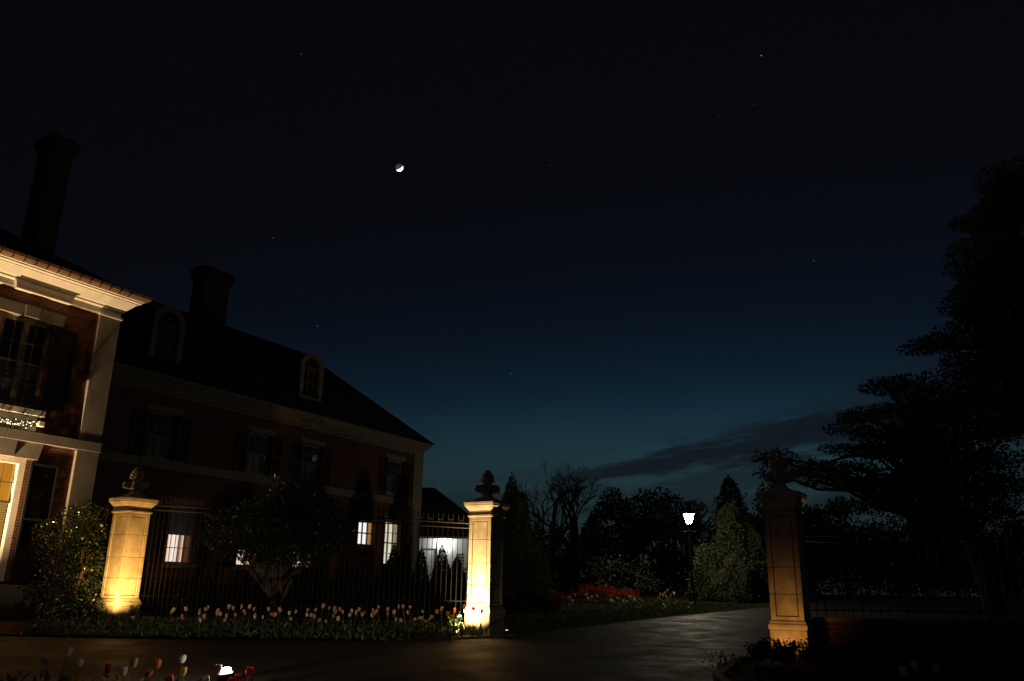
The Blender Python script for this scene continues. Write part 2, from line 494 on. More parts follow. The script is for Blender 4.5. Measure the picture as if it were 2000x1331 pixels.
strip('kerb', [(5.3, 16.6), (4.35, 15.4), (3.75, 14.6), (2.95, 12.6), (2.6, 9.0), (2.6, 2)], 0.14, 0.09, M['kerb'], 1)
tilted([(-14, 17.3), (-8, 17.15), (-4, 17.2), (-1.6, 17.65), (-0.6, 18.3), (-0.5, 19.6), (-14, 20.2)], 0.03, 'flower_bed', M['mulch'])
tilted([(3.95, 14.55), (4.5, 15.35), (5.5, 16.6), (22, 13.5), (22, 5), (2.8, 5), (2.8, 9), (3.1, 12.6)], 0.03, 'flower_bed', M['mulch'])
tilted([(-8.5, 7.2), (-1.9, 7.2), (-1.9, 10.3), (-3.2, 10.9), (-8.5, 11.2)], 0.02, 'flower_bed', M['mulch'])
tilted([(0.9, 28.3), (3.2, 28.1), (6.6, 32.6), (7.6, 35.5), (4.4, 36.8), (-0.2, 34.0)], 0.03, 'flower_bed', M['mulch'])

# ------------------------------------------------------------------ mansion
TH = R(30.6)
HROT = R(90) - TH
HC = Vector((-4.1435, 38.0, 0.0))
U = Vector((math.sin(TH), math.cos(TH), 0)); NN = Vector((math.cos(TH), -math.sin(TH), 0))
def hw(s, off, z):
    p = HC + U * s + NN * off
    return Vector((p.x, p.y, z))
house = empty('brick_mansion', HC, HROT)
tag(house, 'large red brick mansion with slate roof, dormers and floodlit cornice', 'mansion')
def wall_open(mb, x0, x1, z0, z1, y, opens, depth=0.16):
    """front wall in plane y (facing -y) with rectangular openings and reveals"""
    xs = sorted({x0, x1, *[o[0] for o in opens], *[o[1] for o in opens]})
    zs = sorted({z0, z1, *[o[2] for o in opens], *[o[3] for o in opens]})
    for i in range(len(xs) - 1):
        for j in range(len(zs) - 1):
            cx, cz = (xs[i] + xs[i + 1]) / 2, (zs[j] + zs[j + 1]) / 2
            if any(o[0] < cx < o[1] and o[2] < cz < o[3] for o in opens): continue
            mb.add([(xs[i], y, zs[j]), (xs[i + 1], y, zs[j]), (xs[i + 1], y, zs[j + 1]), (xs[i], y, zs[j + 1])], [(0, 1, 2, 3)])
    for a, b, c, d in opens:
        e = y + depth
        mb.add([(a, y, c), (a, e, c), (a, e, d), (a, y, d)], [(0, 1, 2, 3)])
        mb.add([(b, y, c), (b, e, c), (b, e, d), (b, y, d)], [(3, 2, 1, 0)])
        mb.add([(a, y, c), (b, y, c), (b, e, c), (a, e, c)], [(0, 1, 2, 3)])
        mb.add([(a, y, d), (b, y, d), (b, e, d), (a, e, d)], [(3, 2, 1, 0)])
# window: x0,x1,z0,z1 opening
UPPER = [(-14.38, -13.32, 4.80, 6.30), (-10.25, -9.19, 4.80, 6.30), (-7.58, -6.52, 4.80, 6.30), (-2.38, -1.32, 4.95, 6.42)]
LOWER = [(-13.10, -12.04, 1.60, 3.48), (-10.25, -9.19, 1.60, 3.48), (-7.58, -6.52, 1.60, 3.48), (-4.02, -2.98, 2.66, 3.64), (-2.28, -1.22, 1.92, 3.76)]
MWIN = (-19.80, -18.44, 5.40, 7.80)
MDOOR = (-19.78, -18.50, 1.00, 4.08)
mb = MB()
wall_open(mb, -17.5, 0.0, -0.2, 7.05, 0.0, UPPER + LOWER)
mb.add([(0, 0, -0.2), (0, 9.0, -0.2), (0, 9.0, 7.05), (0, 0, 7.05)], [(0, 1, 2, 3)])
mb.add([(-17.5, 9, -0.2), (0, 9, -0.2), (0, 9, 7.05), (-17.5, 9, 7.05)], [(3, 2, 1, 0)])
wing_wall = mb.build('wing_wall', M['brick'], house)
mb = MB()
wall_open(mb, -29.0, -16.62, -0.2, 8.75, -1.0, [MWIN, MDOOR])
mb.add([(-16.62, -1, -0.2), (-16.62, 10, -0.2), (-16.62, 10, 8.75), (-16.62, -1, 8.75)], [(0, 1, 2, 3)])
mb.add([(-29, -1, -0.2), (-29, 10, -0.2), (-29, 10, 8.75), (-29, -1, 8.75)], [(3, 2, 1, 0)])
main_wall = mb.build('main_wall', M['brick'], house)
def hbox(name, m, x0, x1, y0, y1, z0, z1, parent=None, bv=0.0):
    o = MB().box(x0, x1, y0, y1, z0, z1).build(name, M[m] if isinstance(m, str) else m, parent or house)
    if bv: bevel(o, bv)
    return o
# string courses, pilasters, cornices
hbox('string_course', 'cream', -16.60, -0.64, -0.055, 0.02, 4.50, 4.78)
hbox('corner_pilaster', 'cream', -0.62, 0.075, -0.10, 0.70, -0.2, 6.95)
def cornice(name, x0, x1, yf, prof, m, end_x=True):
    """prof: (overhang, z) going up; runs along x with a return at x1"""
    mb = MB(); vs = []; fs = []
    n = len(prof)
    for o_, z in prof:
        vs += [(x0, yf - o_, z), (x1 + o_, yf - o_, z), (x1 + o_, yf + 5.0, z)]
    for i in range(n - 1):
        for k in range(2):
            a = i * 3 + k
            fs.append((a, a + 1, a + 4, a + 3))
    mb.add(vs, fs)
    return mb.build(name, M[m], house)
cornice('wing_cornice', -16.6, 0.0, 0.0, [(0.03, 6.86), (0.03, 6.95), (0.10, 6.97), (0.10, 7.06), (0.20, 7.14), (0.24, 7.16), (0.24, 7.22), (0.34, 7.30), (0.38, 7.31), (0.38, 7.40), (0.36, 7.42), (0.0, 7.42)], 'cream')
cornice('main_cornice', -29.0, -16.62, -1.0, [(0.02, 8.48), (0.06, 8.52), (0.06, 8.68), (0.12, 8.72), (0.12, 8.77), (0.16, 8.79), (0.34, 8.985), (0.36, 8.99), (0.36, 9.02), (0.44, 9.035), (0.44, 9.08), (0.48, 9.085)], 'trim')
g = MB()
vs = []; fs = []
GP = [(0.485, 9.09), (0.56, 9.12), (0.61, 9.18), (0.62, 9.26), (0.60, 9.27), (0.45, 9.24)]
for o_, z in GP:
    vs += [(-29, -1.0 - o_, z), (-16.62 + o_, -1.0 - o_, z), (-16.62 + o_, 4.0, z)]
for i in range(len(GP) - 1):
    for k in range(2):
        a = i * 3 + k; fs.append((a, a + 1, a + 4, a + 3))
g.add(vs, fs)
gutter = g.build('gutter', mat('copper gutter', (0.15, 0.085, 0.05), 0.5, 0.25, 3.0, 0.2, 30), house)
_bm = MB().box(-0.006, 0.006, -0.63, -0.50, 9.085, 9.20).mesh('gutter_bracket', M['fixture'])
for k in range(32):
    link('gutter_bracket', _bm, gutter, (-16.75 - 0.31 * k, -1.0, 0))
# projecting frieze block over the upper window and the main pilaster
mb = MB(); mb.extrude_poly([(-19.75, 8.70), (-19.68, 8.46), (-18.17, 8.46), (-18.10, 8.70)], -1.16, -0.99)
mb.build('frieze_panel', M['trim'], house)
hbox('frieze_fillet', 'trim', -19.72, -18.13, -1.21, -1.161, 8.455, 8.50)
for z0, z1 in ((0.3, 2.3), (2.306, 4.50), (4.80, 6.15), (6.158, 7.30), (7.308, 8.46)):
    hbox('pilaster_block', 'cream', -17.24, -16.58, -1.11, -0.4, z0, z1, bv=0.006)
hbox('pilaster_capital', 'trim', -17.28, -16.54, -1.15, -0.4, 8.463, 8.53)
for x0, x1 in ((-29, -21.0), (-20.99, -19.2), (-19.19, -17.4), (-17.39, -16.56)):
    hbox('string_course_block', 'cream', x0, x1, -1.13, -0.9, 4.52, 4.79, bv=0.006)
hbox('plinth_course', 'cream', -29, -16.56, -1.14, -0.9, -0.2, 0.62)
hbox('wing_plinth', 'cream', -16.58, 0.09, -0.12, 0.05, -0.2, 0.75)
# roofs
mb = MB()
ov, ez, rd, rz_ = 0.46, 7.43, 4.0, 11.35
vs = [(-17.5, -ov, ez), (ov, -ov, ez), (-rd, rd, rz_), (-17.5, rd, rz_), (ov, 9 + ov, ez), (-rd, 9 - rd + 0.4, rz_), (-17.5, 9 - rd + 0.4, rz_), (-17.5, 9 + ov, ez)]
mb.add(vs, [(0, 1, 2, 3), (1, 4, 5, 2), (4, 7, 6, 5), (3, 2, 5, 6)])
mb.box(-17.5, ov, -ov, 9 + ov, 7.35 + 0.075, 7.429)
wing_roof = mb.build('wing_roof', M['roof'], house)
mb = MB()
vs = [(-29, -1.5, 9.2), (-16.1, -1.5, 9.2), (-16.1, 10.5, 9.2), (-29, 10.5, 9.2), (-29, 4.0, 12.4), (-20.9, 4.0, 12.4), (-20.9, 5.0, 12.4), (-29, 5.0, 12.4)]
mb.add(vs, [(0, 1, 5, 4), (1, 2, 6, 5), (2, 3, 7, 6), (4, 5, 6, 7), (3, 2, 1, 0)])
main_roof = mb.build('main_roof', M['roof'], house)
def chimney(x0, x1, y0, y1, z0, z1, parent):
    mb = MB()
    mb.box(x0, x1, y0, y1, z0, z1 - 0.55)
    mb.box(x0 - 0.07, x1 + 0.07, y0 - 0.07, y1 + 0.07, z1 - 0.549, z1 - 0.32)
    mb.box(x0 - 0.13, x1 + 0.13, y0 - 0.13, y1 + 0.13, z1 - 0.319, z1 - 0.12)
    mb.box(x0 - 0.05, x1 + 0.05, y0 - 0.05, y1 + 0.05, z1 - 0.119, z1)
    o = mb.build('chimney', M['brick'], parent)
    return o
ch = chimney(-9.72, -8.40, 4.3, 5.0, 10.5, 13.75, wing_roof)
chimney(-17.78, -17.08, 2.2, 3.0, 9.4, 15.1, main_roof)

# windows
def lintel(x0, x1, z, y, h=0.2, m='cream'):
    cx = (x0 + x1) / 2
    mb = MB()
    mb.extrude_poly([(x0 - 0.10, z + 0.004), (x1 + 0.10, z + 0.004), (x1 + 0.18, z + h), (x0 - 0.18, z + h)], y - 0.04, y + 0.02)
    return mb.build('lintel', M[m], house)
def make_window(x0, x1, z0, z1, y, nx, nz, bottom=None, top=None, sash_split=True, frame_m='cream', sill=True, fw_=0.085, side=None, drapes=None):
    """frame + muntins + panes + what hangs behind the glass"""
    ye = y + 0.10
    mb = MB()
    mb.box(x0, x0 + fw_, ye, ye + 0.07, z0, z1); mb.box(x1 - fw_, x1, ye, ye + 0.07, z0, z1)
    mb.box(x0 + fw_, x1 - fw_, ye, ye + 0.07, z0, z0 + fw_); mb.box(x0 + fw_, x1 - fw_, ye, ye + 0.07, z1 - fw_, z1)
    w = mb.build('window', M[frame_m], house)
    a, b, c, d = x0 + fw_, x1 - fw_, z0 + fw_, z1 - fw_
    px, pz = (b - a) / nx, (d - c) / nz
    mu = MB()
    for i in range(1, nx):
        mu.box(a + px * i - 0.011, a + px * i + 0.011, ye + 0.015, ye + 0.055, c, d)
    for j in range(1, nz):
        t = 0.024 if (sash_split and j == nz // 2) else 0.011
        for i in range(nx):
            mu.box(a + px * i + 0.011, a + px * (i + 1) - 0.011, ye + 0.012, ye + 0.057, c + pz * j - t, c + pz * j + t)
    mu.build('muntin', M[frame_m], w)
    pm = MB().add([(0, 0, 0), (px - 0.022, 0, 0), (px - 0.022, 0, pz - 0.022), (0, 0, pz - 0.022)], [(0, 1, 2, 3)]).mesh('pane', M['glass'])
    for i in range(nx):
        for j in range(nz):
            link('pane', pm, w, (a + px * i + 0.011, ye + 0.035, c + pz * j + 0.011))
    zm = c + (d - c) * 0.5
    yb = ye + 0.16
    for (lo, hi, mm) in ((c - 0.06, zm, bottom), (zm, d + 0.06, top)):
        if mm is not None:
            MB().box(a - 0.06, b + 0.06, yb, yb + 0.02, lo, hi).build('blind', mm, w)
    if drapes is not None:
        for x_, w_, mm in drapes:
            MB().box(a + (b - a) * x_, a + (b - a) * (x_ + w_), yb - 0.026, yb - 0.006, c - 0.05, zm).build('curtain', mm, w)
    if side is not None:
        MB().box(b - 0.20, b + 0.05, yb - 0.05, yb - 0.03, c - 0.04, zm if drapes is not None else d + 0.04).build('curtain', side, w)
    MB().box(x0 - 0.05, x1 + 0.05, yb + 0.30, yb + 0.32, z0 - 0.05, z1 + 0.05).build('backing', M['cobalt'], w)
    if sill:
        MB().box(x0 - 0.12, x1 + 0.12, y - 0.08, y + 0.12, z0 - 0.11, z0 - 0.004).build('sill', M[frame_m], w)
    return w
def shutter(x0, x1, z0, z1, y):
    mb = MB()
    f = 0.055
    mb.box(x0, x0 + f, y - 0.05, y - 0.005, z0, z1); mb.box(x1 - f, x1, y - 0.05, y - 0.005, z0, z1)
    zm = z0 + (z1 - z0) * 0.52
    for a, b in ((z0, z0 + f), (zm - f / 2, zm + f / 2), (z1 - f, z1)):
        mb.box(x0 + f, x1 - f, y - 0.048, y - 0.006, a, b)
    o = mb.build('shutter', M['shutter'], house)
    lm = MB(); 
    for p, q in ((z0 + f, zm - f / 2), (zm + f / 2, z1 - f)):
        n = max(6, int((q - p) / 0.055))
        for k in range(n):
            z = p + (q - p) * (k + 0.5) / n
            lm.add([(x0 + f, y - 0.040, z - 0.022), (x1 - f, y - 0.040, z - 0.022), (x1 - f, y - 0.012, z + 0.022), (x0 + f, y - 0.012, z + 0.022)], [(0, 1, 2, 3)])
    tag(lm.build('louvres', M['shutter'], o), kind='stuff')
    return o
E_PINK = emit_mat('lit room pink', (1.0, 0.83, 0.68), 1.1, (0.90, 0.60, 0.44), 9.0)
E_ROSE = emit_mat('lit rose drape', (0.80, 0.50, 0.36), 0.9, (0.58, 0.32, 0.22), 22.0)
E_PALE = emit_mat('lit pale drape', (1.0, 0.90, 0.80), 1.1)
E_DIM = mat('drawn roller shade', (0.22, 0.20, 0.18), 0.9, 0.1, 5.0, 0.1)
E_WHITE = emit_mat('lit white shade', (1.0, 0.96, 0.92), 1.15, (0.93, 0.90, 0.88), 2.0)
E_AMBER = emit_mat('lit amber curtain', (0.62, 0.30, 0.08), 0.75, (0.40, 0.18, 0.05), 14.0)
E_CREAM = emit_mat('lit cream shade', (0.95, 0.90, 0.70), 0.95, (0.80, 0.73, 0.52), 4.0)
E_BROWN = emit_mat('lit brown curtain', (0.32, 0.12, 0.05), 0.40, (0.10, 0.035, 0.015), 26.0)
for q in UPPER:
    make_window(*q, 0.0, 3, 4, bottom=M['curtain'], top=None)
    lintel(q[0], q[1], q[3], 0.0)
    shutter(q[0] - 0.56, q[0] - 0.05, q[2] - 0.02, q[3], 0.0); shutter(q[1] + 0.05, q[1] + 0.56, q[2] - 0.02, q[3], 0.0)
for i, q in enumerate(LOWER):
    if i == 3:
        make_window(*q, 0.0, 3, 2, bottom=E_WHITE, top=E_WHITE, side=E_AMBER, fw_=0.05)
    elif i == 4:
        make_window(*q, 0.0, 3, 4, bottom=E_CREAM, top=E_CREAM, side=emit_mat('lit cream drape', (0.62, 0.55, 0.34), 0.6, (0.30, 0.24, 0.12), 20.0), fw_=0.06)
    else:
        make_window(*q, 0.0, 2, 4, bottom=E_PINK, top=E_DIM, side=E_BROWN, drapes=((-0.02, 0.16, E_ROSE), (0.36, 0.05, E_PALE), (0.46, 0.035, E_PALE), (0.62, 0.13, E_ROSE)))
    lintel(q[0], q[1], q[3], 0.0)
    if i < 3:
        shutter(q[0] - 0.56, q[0] - 0.05, q[2] - 0.02, q[3], 0.0); shutter(q[1] + 0.05, q[1] + 0.56, q[2] - 0.02, q[3], 0.0)
# main upper window
make_window(*MWIN, -1.0, 4, 4, bottom=M['curtain'], top=None, fw_=0.12, frame_m='cream')
hbox('window_mullion', 'cream', -19.20, -19.04, -0.93, -0.84, 5.52, 7.68)
def blocks(name, zs, xs, y0, y1, m='cream', slant=0.0):
    for i in range(len(xs) - 1):
        cx = -19.12
        a, b = xs[i] + 0.004, xs[i + 1] - 0.004
        mb = MB().extrude_poly([(a, zs[0]), (b, zs[0]), (b + (b - cx) * slant, zs[1]), (a + (a - cx) * slant, zs[1])], y0 - (0.05 if i == (len(xs) - 1) // 2 else 0), y1)
        bevel(mb.build(name, M[m], house), 0.005)
blocks('lintel_stone', (7.804, 8.12), [-20.02, -19.32, -18.92, -18.22], -1.07, -0.96, slant=0.06)
blocks('lintel_stone', (4.084, 4.515), [-20.0, -19.34, -18.90, -18.24], -1.07, -0.96, slant=0.10)
shutter(-18.36, -17.74, 5.45, 7.72, -1.0); shutter(-18.38, -17.62, 1.0, 4.0, -1.0)
hbox('window_ledge', 'trim', -20.05, -18.35, -1.22, -0.98, 5.20, 5.36, bv=0.01)
hbox('window_apron', 'trim', -19.95, -18.45, -1.06, -0.98, 4.82, 5.195)
# lit garden door
w = MB()
w.box(-18.66, -18.50, -0.98, -0.84, 1.0, 4.08); w.box(-19.78, -19.62, -0.98, -0.84, 1.0, 4.08); w.box(-19.62, -18.66, -0.98, -0.84, 3.94, 4.08)
door = w.build('door', M['trim'], house)
E_OR = emit_mat('lit orange room', (0.80, 0.36, 0.02), 0.75, (0.62, 0.22, 0.02), 2.0)
E_OR2 = emit_mat('lit wooden blind', (0.66, 0.36, 0.07), 0.62, (0.55, 0.28, 0.05), 1.0)
for x0, x1 in ((-19.62, -19.40), (-19.39, -19.0), (-18.985, -18.66)):
    MB().add([(x0, -0.86, 2.98), (x1, -0.86, 2.98), (x1, -0.86, 3.94), (x0, -0.86, 3.94)], [(0, 1, 2, 3)]).build('pane', M['glass'], door)
hbox('muntin', 'drape', -19.0, -18.985, -0.90, -0.87, 2.98, 3.94, door); hbox('muntin', 'drape', -19.61, -18.67, -0.90, -0.87, 3.44, 3.46, door)
hbox('transom', 'drape', -19.62, -18.66, -0.92, -0.86, 2.92, 2.98, door)
hbox('lit_interior', E_OR, -19.62, -18.63, -0.74, -0.72, 2.92, 3.96, door)
hbox('lit_interior_back', M['cobalt'], -19.70, -18.60, -0.5, -0.48, 0.9, 4.0, door)
for k in range(30):
    pass
sl = MB().box(0, 0.95, -0.006, 0.006, 0, 0.05).mesh('slat', E_OR2)
for k in range(31):
    link('slat', sl, door, (-19.61, -0.80, 1.08 + 0.06 * k), (R(-22), 0, 0))
hbox('step', 'cream', -20.6, -18.15, -1.75, -1.145, 0.0, 0.92, bv=0.015)
# dormers
def dormer(cx, z0, z1, w, yf):
    h = w / 2; zc = z1 - h
    arc = [(cx + h * math.cos(a), zc + h * math.sin(a)) for a in np.linspace(0, math.pi, 15)]
    outer = [(cx + h, z0)] + arc + [(cx - h, z0)]
    hi = h - 0.20; zi = zc; zb = z0 + 0.20
    arci = [(cx + hi * math.cos(a), zi + hi * math.sin(a)) for a in np.linspace(0, math.pi, 15)]
    inner = [(cx + hi, zb)] + arci + [(cx - hi, zb)]
    n = len(outer)
    mb = MB()
    vs = [(x, yf, z) for x, z in outer] + [(x, yf, z) for x, z in inner] + [(x, yf + 0.14, z) for x, z in inner]
    fs = []
    for k in range(n):
        j = (k + 1) % n
        fs.append((k, k + n, j + n, j)); fs.append((k + n, k + 2 * n, j + 2 * n, j + n))
    mb.add(vs, fs)
    d = mb.build('dormer', M['cream'], house)
    mb = MB()
    vs = [(x, yf + 0.001, z) for x, z in outer] + [(x, yf + 3.2, z) for x, z in outer]
    mb.add(vs, [(k, (k + 1) % n, (k + 1) % n + n, k + n) for k in range(n)])
    mb.build('dormer_roof', M['roof'], d)
    MB().add([(x, yf + 0.10, z) for x, z in inner], [tuple(range(n))]).build('pane', M['glass'], d)
    MB().add([(x, yf + 0.35, z) for x, z in inner], [tuple(range(n))]).build('backing', M['cobalt'], d)
    mb = MB()
    for k in (-1, 1):
        mb.box(cx + k * hi / 3 - 0.012, cx + k * hi / 3 + 0.012, yf + 0.07, yf + 0.098, zb, zc + 0.08)
    mb.box(cx - hi, cx + hi, yf + 0.068, yf + 0.099, zc - 0.02, zc + 0.02)
    mb.box(cx - hi, cx + hi, yf + 0.069, yf + 0.097, (zb + zc) / 2 - 0.012, (zb + zc) / 2 + 0.012)
    for a in (60, 120):
        mb.tube([(cx, yf + 0.085, zc), (cx + hi * math.cos(R(a)), yf + 0.085, zc + hi * math.sin(R(a)))], 0.011, 4)
    mb.build('muntin', M['cream'], d)
    MB().box(cx - h - 0.06, cx + h + 0.06, yf - 0.08, yf + 0.1, z0 - 0.09, z0 - 0.003).build('sill', M['cream'], d)
dormer(-13.87, 7.92, 9.98, 1.24, 0.35)
dormer(-7.06, 8.05, 10.08, 1.28, 0.35)

# fairy-light garland on the ledge and its bracket
gl = empty('fairy_light_garland', hw(-19.12, 1.14, 4.95), HROT)
tag(gl, 'evergreen garland with tiny warm fairy lights under the upper window ledge', 'garland')
C = np.stack([rng.uniform(-0.95, 0.62, 900), rng.normal(0, 0.04, 900), rng.normal(0, 0.045, 900)], 1)
C[:, 2] += 0.05 - 0.10 * np.cos(C[:, 0] * 3.2)
link('greenery', quads_mesh('greenery', leaves(C, 0.06), M['magnolia']), gl)
bm_ = MB()
for k in range(75):
    x = rng.uniform(-0.95, 0.60); p = (x, rng.normal(-0.05, 0.03), 0.05 - 0.10 * math.cos(x * 3.2) + rng.normal(0, 0.04))
    bm_.lathe([(0.002, -0.016), (0.014, 0), (0.002, 0.016)], 6, c=p)
tag(bm_.build('bulbs', emit_mat('fairy bulbs', (1.0, 0.80, 0.50), 3.0), gl), kind='stuff')
br = empty('wall_bracket', hw(-18.38, 1.06, 5.0), HROT)
tag(br, 'small white bracket box at right end of the fairy light garland', 'bracket')
bevel(MB().box(-0.10, 0.06, -0.16, 0.0, -0.05, 0.09).build('box', M['whitebox'], br), 0.01)
MB().tube([(0.0, -0.02, 0.09), (0.0, -0.02, 0.2)], 0.015).build('stem', M['whitebox'], br)

# house flood lamps (out of frame to the left, in front of the facade)
WARM = (1.0, 0.66, 0.33)
def floodlight(name, loc, target, energy, col, label, lens_strength=4.0, angle=80, size=0.16, blend=0.5, radius=0.06):
    t = empty(name, loc)
    tag(t, label, 'floodlight')
    d = (Vector(target) - Vector(loc)).normalized()
    q = d.to_track_quat('Z', 'Y').to_euler()
    hd = MB().square([(size * 0.35, -0.10), (size * 0.5, -0.06), (size * 0.5, 0.0), (size * 0.46, 0.0), (size * 0.46, -0.03)]).build('housing', M['fixture'], t, (0, 0, 0), q)
    MB().add([(-size * .44, -size * .34, -0.012), (size * .44, -size * .34, -0.012), (size * .44, size * .34, -0.012), (-size * .44, size * .34, -0.012)], [(0, 1, 2, 3)]).build('lens', emit_mat('flood lens', col, lens_strength), t, (0, 0, 0), q)
    z0 = gz(loc[1]) - loc[2]
    MB().tube([(0, 0, z0 - 0.05), (0, 0, -0.06)], 0.012).build('stake', M['fixture'], t)
    light('flood_lamp', 'SPOT', d * 0.03, energy, col, t, radius, d * 3, angle, blend)
    return t
_p = hw(-21.3, 1.47, 0.0); _p.z = 0.70
floodlight('floodlight', _p, hw(-19.6, 1.38, 8.9), 5400, WARM, 'ground floodlight aimed up the main facade beside the lit door', 6.0, 132, blend=1.0)

# ------------------------------------------------------------------ gate pillars
def gate_pillar(loc, label, damage=0):
    t = empty('gate_pillar', loc, HROT)
    tag(t, label, 'pillar', 'stone gate pillars along the drive')
    h = 0.285
    plinth = MB().square([(h + 0.032, -0.25), (h + 0.032, 0.44), (h + 0.028, 0.455)]).build('plinth', M['stone'], t); bevel(plinth, 0.008)
    MB().square([(h + 0.028, 0.456), (h + 0.046, 0.475), (h + 0.052, 0.51), (h + 0.046, 0.545), (h + 0.032, 0.56), (h + 0.028, 0.565), (h + 0.018, 0.60), (h + 0.006, 0.615)]).build('base_moulding', M['stone'], t)
    zs = [0.617, 1.06, 1.52, 2.02, 2.50]
    bd, rc = 0.088, 0.022
    for i in range(4):
        a, b = zs[i] + 0.004, zs[i + 1] - 0.005
        jx = [0.0, 0.0015, -0.001, 0.001][i]
        mb = MB()
        gv = 0.016; pn = h - bd - gv
        lo = a + (0.06 + gv if i == 0 else 0); hi = b - (0.075 + gv if i == 3 else 0)
        mb.box(-h + 0.055 + jx, h - 0.055 + jx, -h + 0.055, h - 0.055, a, b)
        for s_ in (-1, 1):
            y0, y1 = sorted((s_ * (h - 0.010), s_ * (h - 0.056)))
            mb.box(-pn + jx, pn + jx, y0, y1, lo, hi)
            mb.box(y0 + jx, y1 + jx, -pn, pn, lo, hi)
        for sx in (-1, 1):
            for sy in (-1, 1):
                x0, x1 = sorted((sx * h, sx * (h - bd))); y0, y1 = sorted((sy * h, sy * (h - bd)))
                mb.box(x0 + jx, x1 + jx, y0, y1, a, b)
        if i in (0, 3):
            r0, r1 = (a, a + 0.06) if i == 0 else (b - 0.075, b)
            for s_ in (-1, 1):
                y0, y1 = sorted((s_ * (h - 0.001), s_ * (h - bd)))
                mb.box(-h + bd + jx, h - bd + jx, y0, y1, r0, r1)
                mb.box(y0 + jx, y1 + jx, -h + bd, h - bd, r0, r1)
        bevel(mb.build('stone_block', M['stone'], t), 0.004)
    MB().square([(h - 0.03, 0.6), (h - 0.03, 2.55)]).build('core', M['mulch'], t)
    MB().square([(h + 0.004, 2.502), (h + 0.03, 2.515), (h + 0.032, 2.545), (h + 0.012, 2.555), (h + 0.010, 2.65), (h + 0.022, 2.665), (h + 0.040, 2.685), (h + 0.072, 2.735), (h + 0.09, 2.75), (h + 0.092, 2.785), (h + 0.10, 2.79), (h + 0.102, 2.83), (h + 0.09, 2.85), (0.22, 2.885)]).build('cap', M['stone'], t)
    f = MB()
    f.square([(0.205, 2.886), (0.205, 2.91), (0.17, 2.93), (0.12, 2.95), (0.09, 2.99), (0.082, 3.03)])
    fin = f.build('finial', M['stone'], t)
    MB().lathe([(0.08, 3.03), (0.12, 3.045), (0.20, 3.065), (0.245, 3.10), (0.25, 3.17), (0.235, 3.225), (0.16, 3.235), (0.10, 3.245), (0.085, 3.28)], 48, 8, [0, .05, .14, .20, .20, .16, .05, 0, 0]).build('leaf_bowl', M['stone'], fin)
    pc = MB().lathe([(0.08, 3.275), (0.13, 3.30), (0.155, 3.345), (0.12, 3.362), (0.145, 3.385), (0.135, 3.425), (0.10, 3.442), (0.115, 3.46), (0.095, 3.505), (0.062, 3.515), (0.072, 3.535), (0.04, 3.575), (0.01, 3.58)], 32, 8, [.03, .08, .12, .05, .10, .10, .05, .10, .10, .04, .1, .08, 0])
    pc.build('pine_cone', M['stone'], fin)
    return t
PL, PM, PR = Vector((-8.80, 19.5, gz(19.5))), Vector((-0.50, 18.87, gz(18.87))), Vector((5.06, 15.4, gz(15.4) + 0.03))
gate_pillar(PL, 'stone gate pillar beside the holly bush, lit golden at its corner')
gate_pillar(PM, 'brightest lit stone gate pillar, at the near end of the tulip row')
gate_pillar(PR, 'dim amber stone gate pillar right of the drive, shrub at its foot')
GOLD = (1.0, 0.52, 0.12)
PALEG = (1.0, 0.65, 0.28)
AMB = (1.0, 0.43, 0.09)
def uplight(loc, target, energy, col, label, angle=95, blend=0.9, radius=0.03):
    t = empty('uplight', loc)
    tag(t, label, 'uplight')
    d = (Vector(target) - Vector(loc)).normalized(); q = d.to_track_quat('Z', 'Y').to_euler()
    MB().lathe([(0.02, -0.10), (0.045, -0.08), (0.05, 0.0), (0.044, 0.0), (0.04, -0.02)], 14).build('can', M['fixture'], t, (0, 0, 0), q)
    MB().lathe([(0.001, -0.0125), (0.039, -0.012)], 14).build('lens', emit_mat('uplight lens', col, 6.0), t, (0, 0, 0), q)
    MB().tube([(0, 0, gz(loc[1]) - loc[2] - 0.04), (0, 0, -0.05)], 0.010).build('stake', M['fixture'], t)
    light('uplight_lamp', 'SPOT', d * 0.02, energy, col, t, radius, d * 3, angle, blend)
def rel(p, a, b, z):
    """a along -U (front face), b along NN (right face)"""
    q = p - U * a + NN * b
    return Vector((q.x, q.y, p.z + z))
uplight(rel(PL, 0.74, 0.92, 0.26), rel(PL, 0.24, 0.24, 1.2), 520, GOLD, 'small uplight at the foot of the pillar beside the holly bush', 95, 1.0)
uplight(rel(PM, 1.02, -0.10, 0.08), rel(PM, 0.285, 0.0, 1.15), 1050, PALEG, 'small uplight in front of the brightest gate pillar', 105, 1.0)
uplight(rel(PR, 1.02, 0.02, 0.08), rel(PR, 0.285, 0.0, 0.55), 30, AMB, 'small uplight behind the shrub at the dim amber pillar', 84, 1.0)
uplight(rel(PM, -0.75, 0.12, 0.10), rel(PM, -0.27, 0.15, 2.6), 60, PALEG, 'small uplight hidden behind the brightest gate pillar', 60)
uplight(rel(PR, -0.75, 0.16, 0.10), rel(PR, -0.27, 0.2, 2.6), 50, PALEG, 'small uplight hidden behind the dim amber pillar', 60)

